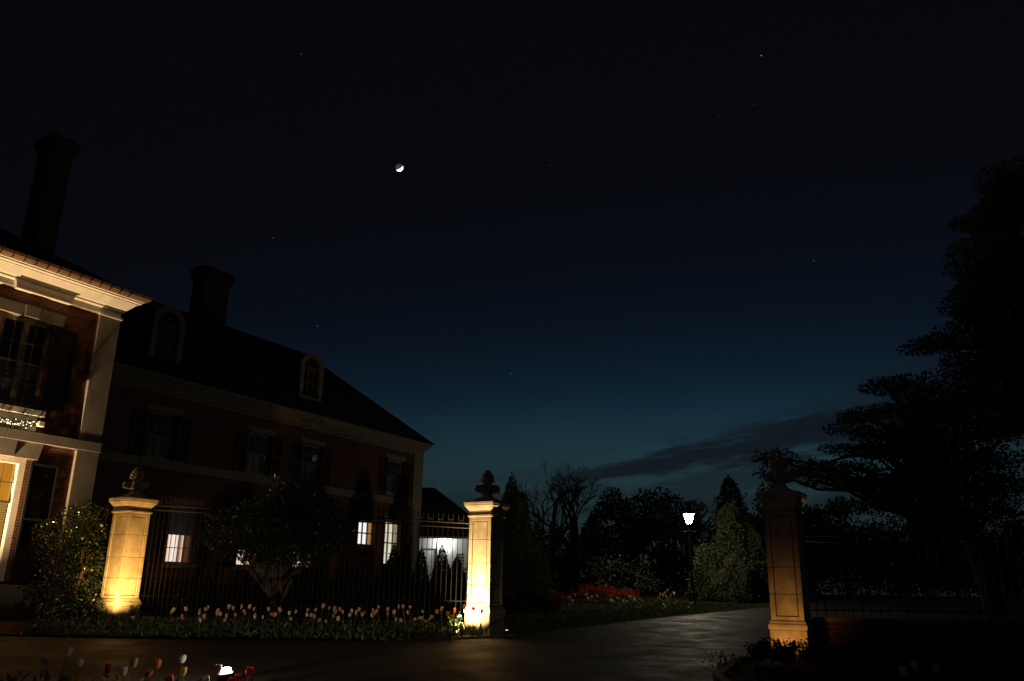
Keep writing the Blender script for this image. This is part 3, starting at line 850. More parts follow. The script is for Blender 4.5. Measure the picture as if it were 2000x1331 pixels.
# ------------------------------------------------------------------ iron fences on low brick walls
PICK = MB().tube([(0, 0, 0), (0, 0, 1)], 0.0085, 5).mesh('picket', M['iron'])
SPEAR = MB().lathe([(0.006, 0), (0.016, 0.02), (0.008, 0.035), (0.022, 0.075), (0.012, 0.12), (0.001, 0.17)], 6).mesh('spear', M['iron'])
def spiral(r0, turns, n=18, s=1):
    pts = []
    for i in range(n):
        t = i / (n - 1); a = t * turns * 2 * math.pi; r = r0 * (1 - 0.75 * t)
        pts.append((s * (r0 - r * math.cos(a)), 0, r * math.sin(a)))
    return pts
_s = MB(); _s.tube(spiral(0.034, 1.3), 0.005, 4); _s.tube(spiral(0.034, 1.3, s=-1), 0.005, 4)
SCROLL = _s.mesh('scroll', M['iron'])
def iron_fence(p0, p1, zt0, zt1, zb0, zb1, step, label, low_rails, scroll_every=1, plain_top=False):
    p0, p1 = Vector(p0), Vector(p1)
    t = empty('iron_fence', p0)
    tag(t, label, 'fence', 'wrought iron fences beside the gate pillars')
    d = p1 - p0; L_ = math.hypot(d.x, d.y); dr = Vector((d.x, d.y, 0)) / L_
    rz = math.atan2(d.y, d.x)
    n = int(L_ / step)
    for k in range(n):
        f = (k + 0.5) / n
        q = dr * L_ * f
        zb = zb0 + (zb1 - zb0) * f - p0.z; zt = zt0 + (zt1 - zt0) * f - p0.z
        link('picket', PICK, t, (q.x, q.y, zb), None, (1, 1, zt - zb))
        link('spear', SPEAR, t, (q.x, q.y, zt + 0.001), (0, 0, rz))
        if k % scroll_every == 0:
            link('scroll', SCROLL, t, (q.x + dr.x * L_ / n / 2, q.y + dr.y * L_ / n / 2, zt - 0.05), (0, 0, rz))
    for f0, f1 in [(zt0 - p0.z - 0.085, zt1 - p0.z - 0.085), (zt0 - p0.z - 0.19, zt1 - p0.z - 0.19)] + [(a - p0.z, b - p0.z) for a, b in low_rails]:
        MB().tube([(0, 0, f0), (d.x, d.y, f1)], 0.014, 4).build('rail', M['iron'], t)
    return t
def low_wall(p0, p1, z, w, label):
    p0, p1 = Vector(p0), Vector(p1)
    d = p1 - p0; L_ = math.hypot(d.x, d.y)
    t = empty('low_brick_wall', (p0.x, p0.y, 0), math.atan2(d.y, d.x))
    tag(t, label, 'wall')
    MB().box(0, L_, -w / 2, w / 2, -0.3, z - 0.07).build('brickwork', M['brick'], t)
    n = max(2, int(L_ / 0.9))
    cm_ = MB().box(0.004, L_ / n - 0.004, -w / 2 - 0.03, w / 2 + 0.03, z - 0.069, z).mesh('coping_stone', M['cream'])
    for k in range(n):
        link('coping_stone', cm_, t, (L_ * k / n, 0, 0))
    return t
a0 = PL + NN * 0.05 + Vector((0.35, 0.25, 0)); a1 = PM + Vector((-0.36, 0.12, 0))
low_wall((a0.x, a0.y, 0), (a1.x, a1.y, 0), 0.28, 0.30, 'low dark brick wall under the iron fence behind the tulip row')
iron_fence((a0.x, a0.y, 0.28), (a1.x, a1.y, 0.28), 2.86, 2.50, 0.28, 0.28, 0.115, 'tall black iron fence between the two left gate pillars', [(0.74, 0.74)], 2)
b0 = PR + Vector((0.42, 0.10, 0)); b1 = Vector((17.5, 15.9, 0))
low_wall((b0.x, b0.y, 0), (b1.x, b1.y, 0), 0.61, 0.30, 'low dark brick wall under the iron fence right of the drive')
iron_fence((b0.x, b0.y, 0.61), (b1.x, b1.y, 0.61), 2.12, 2.12, 0.61, 0.61, 0.165, 'black iron fence running right from the dim amber pillar', [(0.73, 0.73)], 2)
_ps = MB()
SCR2 = None
_q = MB(); _q.tube(spiral(0.058, 1.5, 26), 0.008, 5); SCR2 = _q.mesh('fence_scroll', M['iron'])

# ------------------------------------------------------------------ street lamps
def street_lamp(loc, H, label, power, col, strength):
    t = empty('street_lamp', loc)
    tag(t, label, 'street lamp', 'lantern street lamps')
    MB().lathe([(0.16, -0.1), (0.16, 0.10), (0.13, 0.14), (0.12, 0.45), (0.09, 0.50), (0.075, 0.56)], 12).build('base', M['iron'], t)
    zl = H - 0.46
    MB().lathe([(0.065, 0.55), (0.055, 1.2), (0.045, zl - 0.30), (0.06, zl - 0.29), (0.06, zl - 0.26), (0.036, zl - 0.24), (0.036, zl - 0.05), (0.09, zl - 0.02), (0.10, zl)], 10, 0).build('post', M['iron'], t)
    MB().tube([(-0.24, 0, zl - 0.30), (0.24, 0, zl - 0.30)], 0.014, 5).build('ladder_bar', M['iron'], t)
    lan = MB()
    for a in range(4):
        c, s_ = math.cos(a * math.pi / 2 + math.pi / 4), math.sin(a * math.pi / 2 + math.pi / 4)
        lan.tube([(0.105 * c, 0.105 * s_, zl), (0.228 * c, 0.228 * s_, zl + 0.37)], 0.007, 4)
    o = lan.build('lantern_frame', M['iron'], t)
    em = emit_mat('lantern glass', col, strength)
    g_ = MB(); g_.square([(0.078, zl + 0.02), (0.168, zl + 0.36)])
    g_.build('lantern_glass', em, o)
    MB().square([(0.18, zl + 0.37), (0.19, zl + 0.39), (0.12, zl + 0.48), (0.04, zl + 0.54), (0.015, zl + 0.61)]).build('lantern_roof', M['iron'], o)
    return t
street_lamp((7.08, 32.9, gz(32.9)), 3.50, 'tall black street lamp with glowing lantern beside the drive', 0, (1.0, 0.86, 0.60), 240.0)
street_lamp((21.4, 74.0, gz(74)), 3.45, 'distant small lantern lamp glowing beyond the drive bend', 0, (1.0, 0.90, 0.66), 40.0)

def at(px, py, Y):
    """world point seen at photo pixel (px,py) standing at depth Y"""
    d = FW * 1600.0 + RT * (px - 1000.0) + UP * (665.5 - py)
    return EYE + d * (Y / d.y)

# ------------------------------------------------------------------ outbuilding behind the mansion
ob = empty('outbuilding', (-4.4, 46.0, 0.86))
tag(ob, 'low white outbuilding with dark hipped roof behind the mansion', 'outbuilding')
mb = MB(); wall_open(mb, -4.5, 3.4, -0.3, 2.72, 0.0, [(-0.25, 0.45, -0.3, 2.2), (1.55, 2.05, 0.9, 1.95)], 0.1)
mb.add([(3.4, 0, -0.3), (3.4, 7, -0.3), (3.4, 7, 2.72), (3.4, 0, 2.72)], [(0, 1, 2, 3)])
mb.build('wall', M['white'], ob)
for x in (-1.62, -0.62, 0.62, 2.6):
    MB().box(x - 0.09, x + 0.09, -0.07, -0.004, -0.3, 2.60).build('pilaster', M['white'], ob)
dr_ = MB().box(-0.25, 0.45, 0.09, 0.13, -0.3, 2.2).build('door', M['white'], ob)
MB().box(0.34, 0.39, 0.05, 0.088, 0.85, 0.92).build('handle', M['fixture'], dr_)
wv = MB(); wv.box(1.55, 1.60, 0.02, 0.06, 0.9, 1.95); wv.box(2.0, 2.05, 0.02, 0.06, 0.9, 1.95)
wv = wv.build('louvred_window', M['white'], ob)
_l = MB().box(1.60, 2.0, -0.01, 0.01, -0.05, 0.05).mesh('louvre', M['white'])
for k in range(6):
    link('louvre', _l, wv, (0, 0.05, 0.99 + 0.17 * k), (R(20), 0, 0))
MB().box(1.5, 2.1, 0.12, 0.14, 0.85, 2.0).build('backing', M['cobalt'], ob)
MB().box(-4.9, 3.85, -0.45, 7.4, 2.72, 2.82).build('soffit', M['trim'], ob)
mb = MB(); mb.add([(-4.95, -0.5, 2.821), (3.9, -0.5, 2.821), (3.9, 7.5, 2.821), (-4.95, 7.5, 2.821), (-1.0, 3.5, 5.9), (-0.1, 3.5, 5.9)], [(0, 1, 5, 4), (1, 2, 5), (2, 3, 4, 5), (3, 0, 4)])
mb.build('roof', M['roof'], ob)
wlmp = empty('wall_lamp', (-3.54, 45.70, 3.40))
tag(wlmp, 'bright bare wall lamp under the eave of the white outbuilding', 'wall lamp')
MB().box(-0.05, 0.05, 0.10, 0.29, -0.03, 0.05).build('mount', M['fixture'], wlmp)
MB().lathe([(0.03, -0.13), (0.085, -0.05), (0.04, 0.05)], 6).build('bulb', emit_mat('wall lamp bulb', (0.95, 1.0, 0.95), 190.0), wlmp)

# ------------------------------------------------------------------ vegetation
def branch_tube(mb, a, b, r0, r1, wob=0.06, n=5, seg=6):
    a, b = Vector(a), Vector(b); L_ = (b - a).length
    pts = []
    for i in range(n + 1):
        t = i / n
        p = a.lerp(b, t)
        if 0 < i < n: p = p + Vector(rng.normal(0, wob * L_ / n * 2, 3))
        pts.append(p)
    mb.tube(pts, [r0 + (r1 - r0) * i / n for i in range(n + 1)], seg)
    return pts
def leafy(name, label, cat, base, pads, lsize, material, n_per, trunk=None, trunk_r=0.1, bark='bark', group=None, droop=0.1, flat=0.0, shell=0.35, aspect=0.5, stems=True):
    """pads: (centre, radii); leaves fill each pad; limbs run from trunk top to pads"""
    base = Vector(base)
    t = empty(name, base); tag(t, label, cat, group)
    V = []
    for c, r in pads:
        vol = (r[0] * r[1] + r[0] * r[2] + r[1] * r[2]) / 3
        n = max(12, int(n_per * vol))
        C = in_ellipsoid(n, Vector(c) - base, r, shell)
        out = (C - np.array(Vector(c) - base)) / np.array(r)
        V.append(leaves(C, lsize, droop, aspect, out, flat))
    link('crown' if cat == 'tree' else 'foliage', quads_mesh(name + '_leaves', np.concatenate(V), material), t)
    if stems:
        mb = MB()
        trunk = [Vector(p) - base for p in (trunk or [base, base + Vector((0, 0, 0.5))])]
        n = len(trunk)
        mb.tube(trunk, [trunk_r * (1 - 0.55 * i / max(1, n - 1)) for i in range(n)], 8)
        for c, r in pads:
            c = Vector(c) - base
            k = min(n - 1, max(1, int(n * 0.45 + rng.uniform(0, n * 0.5))))
            branch_tube(mb, trunk[k], c, trunk_r * 0.35, trunk_r * 0.08)
        mb.build('trunk' if cat == 'tree' else 'stems', M[bark], t)
    return t
def conifer(name, label, base, H, rad, material, lsize=0.16, dens=1.0, group=None, ragged=0.25, spire=0.0, cat='tree'):
    base = Vector(base)
    t = empty(name, base); tag(t, label, cat, group)
    mb = MB(); mb.tube([(0, 0, -0.1), (0, 0, H * 0.5), (0, 0, H * 0.99)], [rad * 0.09 + 0.03, rad * 0.05 + 0.02, 0.008], 6)
    n = int(dens * 16.0 * H * rad / (lsize * lsize * 0.35))
    f = 1 - np.sqrt(rng.uniform(0, 1, n)) if spire >= 0 else rng.beta(1.0, 1.5 + spire, n)
    f = np.clip(f, 0, 0.992)
    a = rng.uniform(0, 2 * math.pi, n)
    ph = rng.uniform(0, 6.28, 8)
    lump = np.zeros(n)
    for k in range(5):
        lump += np.sin(a * (1 + k) + ph[k] + f * H * (0.9 + 1.1 * k) * (1 if k % 2 else -1))
    lump = lump / 2.2
    r = rad * (1 - f) ** (0.85 + spire) * (1 + ragged * np.clip(lump, -1.2, 1.2)) + 0.035
    rr = r * rng.uniform(0.25, 1.0, n) ** 0.45
    tips = rng.random(n) < 0.10
    rr[tips] *= rng.uniform(1.0, 1.0 + ragged * 1.3, tips.sum())
    C = np.stack([rr * np.cos(a), rr * np.sin(a), H * (0.02 + 0.97 * f) + 0.10 * rr], 1)
    out = np.stack([np.cos(a), np.sin(a), np.full(n, 0.35)], 1)
    V = [leaves(C, lsize, 0.0, 0.33, out * 0.9)]
    lead = np.stack([rng.normal(0, 0.02, 40), rng.normal(0, 0.02, 40), H * rng.uniform(0.93, 1.02, 40)], 1)
    V.append(leaves(lead, lsize * 0.7, -1.2, 0.3))
    for k in range(int(12 + H * 4)):
        fz = rng.uniform(0.05, 0.9); an = rng.uniform(0, 6.28); q = rad * (1 - fz) ** (0.85 + spire) * 0.9
        mb.tube([(0, 0, H * fz), (q * math.cos(an), q * math.sin(an), H * fz + 0.1 * q)], [0.012, 0.003], 3)
    link('crown' if cat == 'tree' else 'foliage', quads_mesh(name + '_needles', np.concatenate(V), material), t)
    mb.build('trunk' if cat == 'tree' else 'stem', M['bark'], t)
    return t
def bare_tree(label, base, H, spread, seed, levels=6):
    r_ = np.random.default_rng(seed)
    base = Vector(base)
    t = empty('bare_tree', base); tag(t, label, 'tree', 'leafless trees on the skyline')
    tr = MB(); cr_ = MB()
    def grow(p, d, L_, r, lv):
        n = 3
        pts = [p]; q = p.copy(); dd = d.copy()
        for i in range(n):
            dd = (dd + Vector(r_.normal(0, 0.10, 3)) + Vector((0, 0, 0.03))).normalized()
            q = q + dd * (L_ / n); pts.append(q.copy())
        (tr if lv == 0 else cr_).tube(pts, [r, r * 0.88, r * 0.76, r * 0.62], 6 if lv < 2 else 3)
        if lv >= levels: return
        kids = 5 if lv == 0 else int(r_.integers(2, 4))
        for k in range(kids):
            ax = Vector(r_.normal(size=3)); ax = (ax - dd * ax.dot(dd)).normalized()
            ang = R(r_.uniform(14, 42)) * (1.1 if lv == 0 else 1.0) * spread
            nd = (dd * math.cos(ang) + ax * math.sin(ang)).normalized()
            st = pts[-1] if k < 2 else pts[int(r_.integers(2, 4))]
            grow(st, nd, L_ * r_.uniform(0.62, 0.86), r * r_.uniform(0.48, 0.66), lv + 1)
    grow(Vector((0, 0, -0.1)), Vector((0, 0, 1)), H * 0.26, H * 0.028, 0)
    tr.build('trunk', M['bark'], t); cr_.build('crown', M['bark'], t)
    return t

# holly bush at the left pillar
hb = Vector((-9.6, 19.0, gz(19)))
pads = []
for px, py, Y, rx, rz in ((150, 1020, 19.4, .40, .32), (190, 1060, 19.7, .36, .36), (120, 1080, 19.2, .5, .4), (168, 1120, 19.5, .42, .36), (110, 1150, 19.0, .5, .35), (172, 1165, 19.4, .38, .28), (200, 1010, 19.8, .24, .22), (165, 1000, 19.6, .28, .22), (100, 1040, 19.6, .35, .3), (196, 1100, 19.6, .26, .3), (140, 1190, 18.8, .6, .25)):
    pads.append((at(px, py, Y), (rx * 1.25, rx * 1.1, rz * 1.3)))
leafy('holly_bush', 'glossy dark holly bush hugging the left gate pillar', 'bush', hb, pads, 0.055, M['holly'], 4200, [hb, hb + Vector((0, 0, .5)), hb + Vector((0.1, 0, 1.2))], 0.06, aspect=0.6, shell=0.1)
# round evergreen tree in front of the wing
eb = Vector((-6.95, 24.0, gz(24)))
pads = []
for k in range(34):
    c = in_ellipsoid(1, at(545, 1030, 24), (1.75, 1.5, 1.12), 0.55)[0]
    pads.append((Vector(c), (0.62, 0.6, 0.42)))
pads.append((at(545, 1030, 24), (1.5, 1.3, 1.0)))
for px, py in ((470, 1078), (505, 1090), (545, 1092), (600, 1082), (635, 1070), (440, 1060), (660, 1045), (575, 1095), (490, 1065)):
    pads.append((at(px, py, 23.6), (0.5, 0.5, 0.28)))
tr_ = leafy('evergreen_tree', 'dark rounded evergreen tree on two pale trunks before the wing', 'tree', eb, pads, 0.12, M['magnolia'], 1250, [at(540, 1200, 24), at(530, 1165, 24), at(518, 1130, 24)], 0.10, 'paleb', aspect=0.45, shell=0.3)
mb = MB(); mb.tube([at(551, 1200, 24) - eb, at(553, 1165, 24) - eb, at(572, 1128, 24) - eb], [0.085, 0.07, 0.05], 8)
mb.tube([at(553, 1160, 24) - eb, at(545, 1135, 24) - eb, at(548, 1110, 24) - eb], [0.06, 0.05, 0.03], 8)
mb.tube([at(524, 1145, 24) - eb, at(540, 1128, 24) - eb, at(560, 1110, 24) - eb], [0.05, 0.04, 0.03], 8)
mb.build('trunk', M['paleb'], tr_)
# clipped cone shrubs silhouetted before the lit outbuilding
for px, py, Y, w_, lab in ((771, 1062, 31.5, .50, 'cone shrub beside the tall lit window of the wing'), (824, 1068, 32, .42, 'dark cone shrub before the dim left end of the white outbuilding'), (864, 1064, 31, .52, 'tall cone shrub right below the bright wall lamp'), (798, 1090, 32, .34, 'small cone shrub at the corner of the wing'), (893, 1085, 30.5, .55, 'broad cone shrub left of the brightest pillar')):
    p = at(px, py, Y); b = Vector((p.x, p.y, gz(p.y)))
    conifer('cone_shrub', lab, b, p.z - b.z, w_, M['dark'], 0.09, 1.4, 'cone shrubs behind the iron fence', 0.12, cat='shrub')
# low dark hedge behind the fence
for i, (x0, Y, w_, h_, lab) in enumerate(((-3.9, 28.5, 1.5, 1.35, 'low dark hedge shrub behind the fence below the small lit window'), (-1.6, 28.5, 1.3, 1.35, 'low dark hedge shrub behind the fence beside the brightest pillar'), (-9.8, 25.6, 1.2, 1.0, 'low dark hedge shrub below the pink lit window'), (-6.2, 27.4, 1.4, 1.1, 'low dark hedge shrub behind the two trunked evergreen'))):
    b = Vector((x0, Y, gz(Y)))
    pads = [(b + Vector((rng.uniform(-w_, w_) * .7, rng.uniform(-.3, .3), h_ * rng.uniform(.35, .72))), (w_ * .45, .45, h_ * .32)) for _ in range(9)]
    leafy('hedge_shrub', lab, 'shrub', b, pads, 0.12, M['dark'], 420, [b, b + Vector((0, 0, h_ * .5))], 0.05, group='dark hedge shrubs behind the fence')
# spruce behind the middle pillar
p = at(1000, 926, 27.5); b = Vector((p.x, p.y, gz(p.y)))
conifer('spruce_tree', 'pointed spruce tree rising just behind the brightest pillar', b, p.z - b.z, 1.05, M['conifer'], 0.12, 1.3, None, 0.32, 0.0)
p = at(1036, 1035, 29.4); b = Vector((p.x - .15, p.y, gz(p.y)))
conifer('conifer_tree', 'short bushy conifer with pale tips right of the brightest pillar', b, p.z - b.z, 0.95, M['conifer'], 0.13, 1.3, None, 0.25, -0.35)
# big conifer lit by the street lamp
p = at(1420, 985, 36.4); b = Vector((p.x, p.y, gz(p.y)))
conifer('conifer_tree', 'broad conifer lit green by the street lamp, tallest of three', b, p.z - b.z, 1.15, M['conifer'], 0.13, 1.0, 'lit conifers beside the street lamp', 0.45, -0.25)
for px, py, Y_, w_, lab in ((1375, 1062, 35.6, 0.72, 'low lit conifer nearest the lamp post'), (1462, 1025, 36.6, 1.05, 'lit conifer at the right of the three beside the lamp'), (1430, 1085, 34.9, 0.8, 'lowest lit conifer in front of the tallest one')):
    p = at(px, py, Y_); b = Vector((p.x, p.y, gz(p.y)))
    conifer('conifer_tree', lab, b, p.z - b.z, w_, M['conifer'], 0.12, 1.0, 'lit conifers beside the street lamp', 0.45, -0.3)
p = at(1478, 1010, 39); b = Vector((p.x, p.y, gz(p.y)))
conifer('conifer_tree', 'dim conifer just left of the dim amber pillar', b, p.z - b.z, 1.2, M['conifer'], 0.17, 0.9, None, 0.3, -0.3)
# slim cypresses added in a row to shade the wing from the street lamp
for k, (x_, y_, zt, lab) in enumerate(((-0.25, 31.2, 4.1, 'slim cypress added for shade behind the spruce, nearest one'), (0.0, 32.5, 4.5, 'slim cypress added for shade behind the spruce, second one'), (0.22, 33.8, 4.8, 'slim cypress added for shade behind the spruce, third one'), (0.40, 35.1, 5.0, 'slim cypress added for shade behind the spruce, fourth one'), (0.55, 36.4, 5.1, 'slim cypress added for shade behind the spruce, farthest one'))):
    b = Vector((x_, y_, gz(y_)))
    conifer('added_cypress_tree', lab, b, zt - b.z, 0.75, M['dark'], 0.13, 1.1, 'slim cypresses added for shade behind the spruce', 0.14, -0.30)
# dark background trees
BT = [(1052, 1000, 47, 1.1, 0.0, 'slim dark cypress nearest the short bushy conifer'), (1082, 1004, 48, 1.0, 0.1, 'slim dark cypress under the large bare tree'), (1118, 1012, 50, 1.1, 0.0, 'slim dark cypress in the middle of the tree line'),
      (1155, 1005, 52, 1.4, -.2, 'broad dark conifer at the right end of the cypresses'), (1205, 962, 54, 2.3, -.55, 'broad round dark tree left in the background mass'), (1255, 945, 55, 2.6, -.6, 'tallest round dark tree in the background mass'), (1310, 950, 56, 2.4, -.5, 'dark background tree just left of the street lamp lantern'), (1422, 932, 46, 1.9, -.2, 'tall dark conifer just behind the lit rounded one'), (1500, 955, 56, 2.6, -.5, 'dark background tree behind the dim amber pillar'),
      (1560, 970, 58, 2.8, -.5, 'dark background tree right of the dim amber pillar'), (940, 1005, 58, 2.0, -.3, 'dark background tree behind the brightest pillar'), (1640, 985, 60, 3.0, -.5, 'dark background tree behind the right fence'), (1740, 990, 60, 3.2, -.5, 'dark background tree under the spreading tree'), (1850, 1000, 60, 3.4, -.5, 'dark background tree near the right edge'), (1960, 1000, 60, 3.4, -.5, 'dark background tree at the far right edge')]
for px, py, Y, w_, sp, lab in BT:
    p = at(px, py, Y); b = Vector((p.x, p.y, gz(p.y)))
    if sp <= -0.5:
        H_ = p.z - b.z
        pads = []
        for k in range(26):
            c = in_ellipsoid(1, b + Vector((0, 0, H_ * 0.52)), (w_ * 1.05, w_ * 0.9, H_ * 0.46), 0.6)[0]
            q = rng.uniform(0.16, 0.34) * w_
            pads.append((Vector(c), (q * 1.25, q * 1.2, q)))
        pads.append((b + Vector((0, 0, H_ * 0.48)), (w_ * 0.85, w_ * 0.8, H_ * 0.42)))
        leafy('background_tree', lab, 'tree', b, pads, 0.24, M['dark'], 260, [b, b + Vector((0, 0, H_ * .3)), b + Vector((0.1, 0, H_ * .7))], 0.16, group='dark trees along the back of the garden', shell=0.3)
        continue
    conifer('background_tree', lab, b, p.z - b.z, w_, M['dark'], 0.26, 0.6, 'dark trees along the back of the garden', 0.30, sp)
HSTEM = MB().tube([(0, 0, 0), (0.03, 0, 0.8), (0, 0.02, 1.7)], [0.04, 0.03, 0.02], 5).mesh('stem', M['bark'])
for k, (x_, lab) in enumerate(((-3.5, 'clipped far hedge behind the brightest pillar'), (4.5, 'clipped far hedge below the bare trees'), (12.5, 'clipped far hedge left of the lamp post'), (20.5, 'clipped far hedge behind the lit rounded conifer'), (28.5, 'clipped far hedge just right of the dim amber pillar'), (36.5, 'clipped far hedge under the spreading tree'), (44.5, 'clipped far hedge at the right edge of the view'), (52.5, 'clipped far hedge beyond the right edge'))):
    b = Vector((x_, 69 + rng.uniform(-.5, .5), 0.864))
    C = np.stack([rng.uniform(-4.2, 4.2, 8000), rng.normal(0, 0.35, 8000), rng.uniform(0, 1, 8000) ** 0.8], 1)
    C[:, 2] *= (2.9 if x_ < 24 else 4.4) + 0.35 * np.sin(C[:, 0] * 1.7 + k) + 0.2 * np.sin(C[:, 0] * 4.3)
    t = empty('hedge', b); tag(t, lab, 'hedge', 'far hedges along the back of the garden')
    link('foliage', quads_mesh('hedge_leaves', leaves(C, 0.26), M['dark']), t)
    for q in range(7): link('stem', HSTEM, t, (-3.6 + 1.2 * q, 0, -0.1), (rng.normal(0, .06), rng.normal(0, .06), 0))
# bare trees on the skyline
for px, Y, H_, sp, sd, lab in ((1072, 62, 11.0, 1.05, 3, 'bare tree with fan of twigs right of the brightest pillar'), (1122, 64, 11.4, 1.05, 11, 'taller bare tree on the skyline between pillar and lamp'), (1345, 62, 8.6, 1.0, 5, 'thin bare tree rising above the street lamp'), (1300, 66, 8.6, 1.0, 23, 'faint bare tree left of the street lamp')):
    p = at(px, 1140, Y); bare_tree(lab, (p.x, p.y, 0.864), H_, sp, sd)
# red azaleas
for px, py, Y, w_, h_, lab in ((1006, 1186, 26.6, .58, .66, 'red azalea bush touching the brightest pillar'), (1076, 1184, 27.4, .62, .62, 'red azalea bush second from the brightest pillar'), (1158, 1170, 33.0, 1.05, .72, 'widest red azalea bush behind the pale flowers'), (1216, 1172, 34.0, .85, .50, 'dim red azalea bush nearest the street lamp')):
    p = at(px, py, Y); b = Vector((p.x, p.y, gz(p.y)))
    pads = [(b + Vector((rng.uniform(-w_, w_) * .62, rng.uniform(-.35, .35), h_ * rng.uniform(.4, .82))), (w_ * .38, .32, h_ * .24)) for _ in range(10)]
    t = leafy('azalea_bush', lab, 'bush', b, pads, 0.075, M['azalea'], 1700, [b, b + Vector((0, 0, h_ * .4))], 0.03, group='red azaleas along the back bed')
    C = in_ellipsoid(500, (0, 0, h_ * .3), (w_, .45, h_ * .33), 0.3)
    link('leaves', quads_mesh('azalea_leaves', leaves(C, 0.08), M['shrub']), t)
# loose leafy shrubs behind the flowers
for px, py, Y, w_, h_, lab in ((1170, 1090, 36, .95, 1.9, 'loose leafy shrub behind the widest azalea'), (1245, 1085, 36.5, 1.0, 2.0, 'loose leafy shrub left of the lamp post')):
    p = at(px, 1172, Y); b = Vector((p.x, p.y, gz(p.y)))
    pads = [(b + Vector((rng.uniform(-w_, w_) * .7, rng.uniform(-.5, .5), h_ * rng.uniform(.25, .9))), (.38, .35, .30)) for _ in range(13)]
    leafy('leafy_shrub', lab, 'shrub', b, pads, 0.11, M['shrub'], 330, [b, b + Vector((0, 0, h_ * .5))], 0.05, group='loose shrubs behind the flower bed')
# the great spreading trees on the right
def spread_tree(label, base, trunk, pts, Y, leaf, n_per, rx, rz, jitter, mat_, lim=1720):
    pads = []
    for px, py in pts:
        for k in range(2):
            c = at(px + rng.normal(0, 14), py + rng.normal(0, 6), Y + rng.uniform(-jitter, jitter))
            inner = 1.0 + 0.9 * min(1.0, max(0.0, (px - lim) / 160.0)) * (1 if k else 0.4)
            pads.append((c, (rx * rng.uniform(.7, 1.25) * inner, rx * rng.uniform(.7, 1.2) * inner, rz * rng.uniform(.7, 1.3) * inner)))
    return leafy('spreading_tree', label, 'tree', base, pads, leaf, mat_, n_per, trunk, 0.30, 'bark', 'spreading trees on the right', 0.15, 0.45, 0.1, 0.5)
pts = [(1655, 815), (1690, 808), (1730, 812), (1665, 838), (1705, 850), (1750, 845), (1735, 752), (1765, 748), (1790, 762), (1800, 790), (1770, 800), (1830, 800), (1790, 830), (1830, 840),
       (1640, 875), (1680, 880), (1730, 885), (1780, 880), (1830, 880), (1560, 905), (1600, 915), (1640, 912), (1690, 920), (1740, 925), (1790, 920), (1840, 925), (1880, 900), (1890, 850), (1900, 800), (1600, 945), (1660, 950), (1720, 955), (1780, 965), (1850, 960), (1910, 950), (1950, 900), (1960, 840), (1540, 925), (1525, 895), (1960, 960), (1700, 985), (1780, 1000), (1860, 1000), (1930, 1000)]
bB = Vector((13.4, 23.6, gz(23.6)))
spread_tree('wide dark spreading tree with layered boughs behind the right fence', bB, [bB, bB + Vector((-.1, 0, 1.2)), bB + Vector((-.4, .1, 2.4)), bB + Vector((-.9, 0, 3.6)), bB + Vector((-1.2, 0, 5.0))], pts, 23.5, 0.10, 1150, 0.66, 0.22, 1.6, M['maple'])
pts = [(1815, 668), (1840, 672), (1875, 660), (1910, 650), (1860, 700), (1900, 705), (1950, 690), (1850, 735), (1900, 750), (1950, 740), (1870, 580), (1885, 560), (1910, 590), (1950, 600), (1880, 520), (1900, 480), (1920, 530), (1960, 540), (1890, 440), (1925, 430), (1960, 450), (1950, 400), (1985, 380), (1990, 480), (1990, 560), (1990, 640), (1990, 700), (1930, 620), (1990, 780), (1960, 780), (1920, 780), (2030, 400), (2040, 520), (2040, 640), (2050, 760), (2080, 450), (2090, 600), (1890, 610), (1940, 660), (1975, 500), (1930, 720), (1880, 770), (1900, 810), (1950, 820), (1990, 830), (1965, 720), (1985, 430), (1960, 380), (1995, 345), (2020, 350)]
bC = Vector((17.6, 27.0, gz(27)))
spread_tree('tall dark tree filling the upper right edge of the view', bC, [bC, bC + Vector((0, 0, 3)), bC + Vector((-.2, 0, 6)), bC + Vector((-.1, 0, 9)), bC + Vector((0, 0, 12))], pts, 27, 0.13, 850, 0.74, 0.32, 1.7, M['dark'], 1890)

# small leafy plants at the pillars' feet
def foot_plant(label, p, w_, h_, mat_, n, ls, stems=9):
    t = empty('bedding_plant', p); tag(t, label, 'plant', 'leafy plants at the pillar feet')
    mb = MB(); V = []
    for k in range(stems):
        a = rng.uniform(0, 2 * math.pi); r = rng.uniform(0.1, 1) * w_
        tip = Vector((r * math.cos(a), r * math.sin(a) * .7, h_ * rng.uniform(.45, 1.0)))
        mb.tube([(tip.x * .3, tip.y * .3, 0), (tip.x * .75, tip.y * .75, tip.z * .6), tuple(tip)], [0.006, 0.004, 0.002], 4)
        u_ = rng.uniform(0.35, 1, n // stems)[:, None]
        V.append(leaves(np.array(tip) * u_ + rng.normal(0, 0.03, (n // stems, 3)), ls, 0.1, 0.55))
    mb.build('stems', M['bark'], t)
    link('leaves', quads_mesh('plant_leaves', np.concatenate(V), mat_), t)
    return t
foot_plant('leafy rose shrub silhouetted against the dim amber pillar', rel(PR, 1.30, 0.0, 0.0), 0.26, 0.36, M['holly'], 380, 0.062, 14)
foot_plant('low dense shrub in front of the dim amber pillar, left one', rel(PR, 1.45, -0.24, 0.0), 0.26, 0.34, M['holly'], 700, 0.055, 20)
foot_plant('low dense shrub in front of the dim amber pillar, right one', rel(PR, 1.45, 0.24, 0.0), 0.26, 0.34, M['holly'], 700, 0.055, 20)
foot_plant('low dense shrub beside the dim amber pillar, at its right foot', rel(PR, 1.30, 0.55, 0.0), 0.26, 0.36, M['holly'], 700, 0.055, 20)
foot_plant('leafy plant at the left foot of the brightest pillar', rel(PM, 0.55, -0.55, 0.0), 0.34, 0.52, M['holly'], 420, 0.065, 14)
